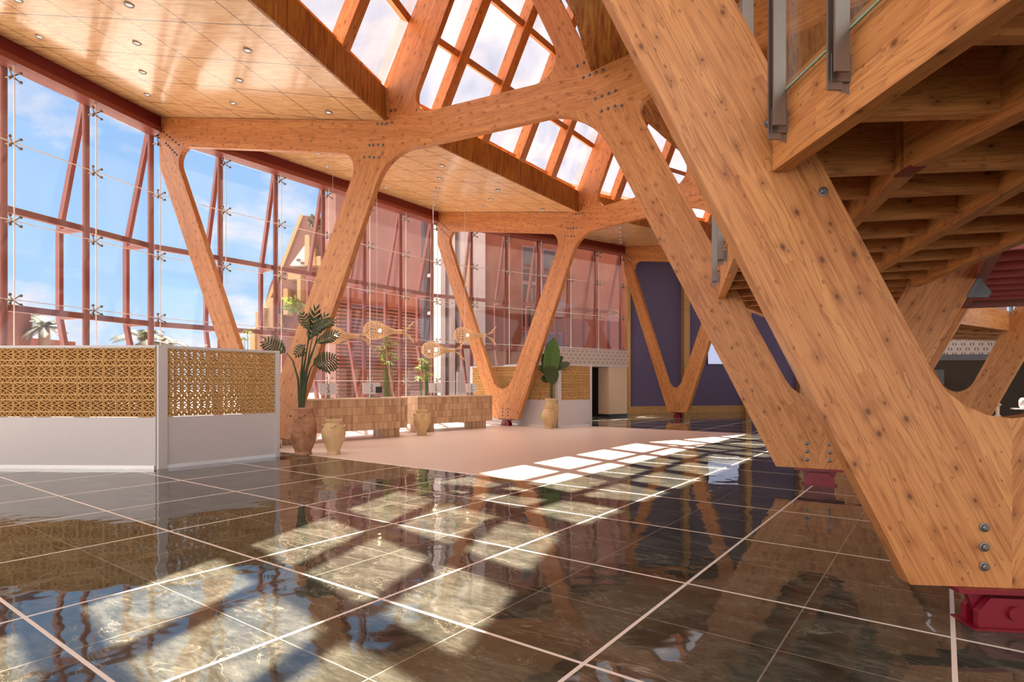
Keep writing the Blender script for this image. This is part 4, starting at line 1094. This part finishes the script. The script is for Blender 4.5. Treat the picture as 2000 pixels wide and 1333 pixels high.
palm(-3, 585, 22, -.1, .5, 10, 'sprig of palm fronds at the left picture edge above the garden wall', 13)

# ------------------------------------------------------------------ sky, sun, camera
w = bpy.data.worlds.new('World'); SC.world = w; w.use_nodes = True
t = w.node_tree; t.nodes.clear(); q = N(t)
gen = q.coord('Generated'); nrm_ = q.n('ShaderNodeVectorMath', operation='NORMALIZE'); q.l(gen, nrm_.inputs[0])
x, y, z = q.sep(nrm_.outputs[0])
zc = q.m('MAXIMUM', z, 0.0)
sky = q.ramp(zc, [(0.0, (.80, .92, 1.1)), (.12, (.52, .84, 1.2)), (.35, (.32, .66, 1.15)), (.8, (.28, .56, 1.05))])
pl_ = q.comb(q.m('DIVIDE', x, q.m('ADD', zc, .22)), q.m('DIVIDE', y, q.m('ADD', zc, .22)), 0.0)
cl = q.noise(q.mapv(nrm_.outputs[0], (3.2, 3.2, 7.5), (.35, .1, .0)), 1.7, 7, .56, .15)
cl = q.ramp(cl, [(.50, 0.0), (.62, 1.0)])
low = q.m('SUBTRACT', 1.0, q.m('MULTIPLY', zc, .9), clamp=True)
cmask = q.m('MULTIPLY', cl, low, clamp=True)
sky = q.mix(q.m('MULTIPLY', cmask, .9), sky, (1.12, 1.06, 1.08))
# hazy bright sky around and above the sun; unseen sky behind and left brightened to light the hall
sunh = V((-.12, .50, 1)).normalized()
dt = q.n('ShaderNodeVectorMath', operation='DOT_PRODUCT'); q.l(nrm_.outputs[0], dt.inputs[0]); dt.inputs[1].default_value = sunh
glow = q.m('POWER', q.m('MAXIMUM', dt.outputs['Value'], 0.0), 9.0)
sky = q.mix(q.m('MULTIPLY', glow, .6, clamp=True), sky, (1.3, 1.2, 1.12))
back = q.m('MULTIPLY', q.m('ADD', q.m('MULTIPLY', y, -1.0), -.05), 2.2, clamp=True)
BACK_FILL = 1.25
sky = q.mix(back, sky, (BACK_FILL, BACK_FILL * .92, BACK_FILL * .86))
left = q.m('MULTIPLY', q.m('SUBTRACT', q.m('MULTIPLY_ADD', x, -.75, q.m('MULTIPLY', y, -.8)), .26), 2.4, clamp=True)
LEFT_FILL = 3.3  # fill level of the unseen left sky, raised for the interior
sky = q.mix(left, sky, (LEFT_FILL, LEFT_FILL * .95, LEFT_FILL * .92))
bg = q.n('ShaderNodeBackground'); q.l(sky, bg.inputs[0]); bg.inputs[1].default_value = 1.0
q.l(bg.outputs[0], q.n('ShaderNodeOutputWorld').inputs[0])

sl = bpy.data.lights.new('sun', 'SUN'); sl.energy = 44.0; sl.angle = math.radians(.6); sl.color = (1, .93, .82)
so = bpy.data.objects.new('sun', sl); COL.objects.link(so); so.location = (0, 20, 30)
so.rotation_euler = V((.136, -.502, -1)).to_track_quat('-Z', 'Y').to_euler()

cam = bpy.data.cameras.new('camera'); co = bpy.data.objects.new('camera', cam); COL.objects.link(co)
cam.sensor_width = 36; cam.lens = 36 * FPX / 2000; cam.shift_y = (HY - 666.5) / 2000; cam.clip_start = .05; cam.clip_end = 500
co.location = (0, 0, EYE); co.rotation_euler = (PI / 2, 0, 0); SC.camera = co
SC.view_settings.view_transform = 'Standard'; SC.view_settings.look = 'None'; SC.view_settings.gamma = 1; SC.view_settings.exposure = 0.0
SC.view_settings.use_curve_mapping = False
cy = SC.cycles
cy.use_denoising = True; cy.max_bounces = 8; cy.diffuse_bounces = 4; cy.glossy_bounces = 4; cy.transmission_bounces = 4; cy.transparent_max_bounces = 24
cy.sample_clamp_indirect = 6; cy.caustics_reflective = False; cy.caustics_refractive = False; cy.use_adaptive_sampling = True; cy.adaptive_threshold = .015
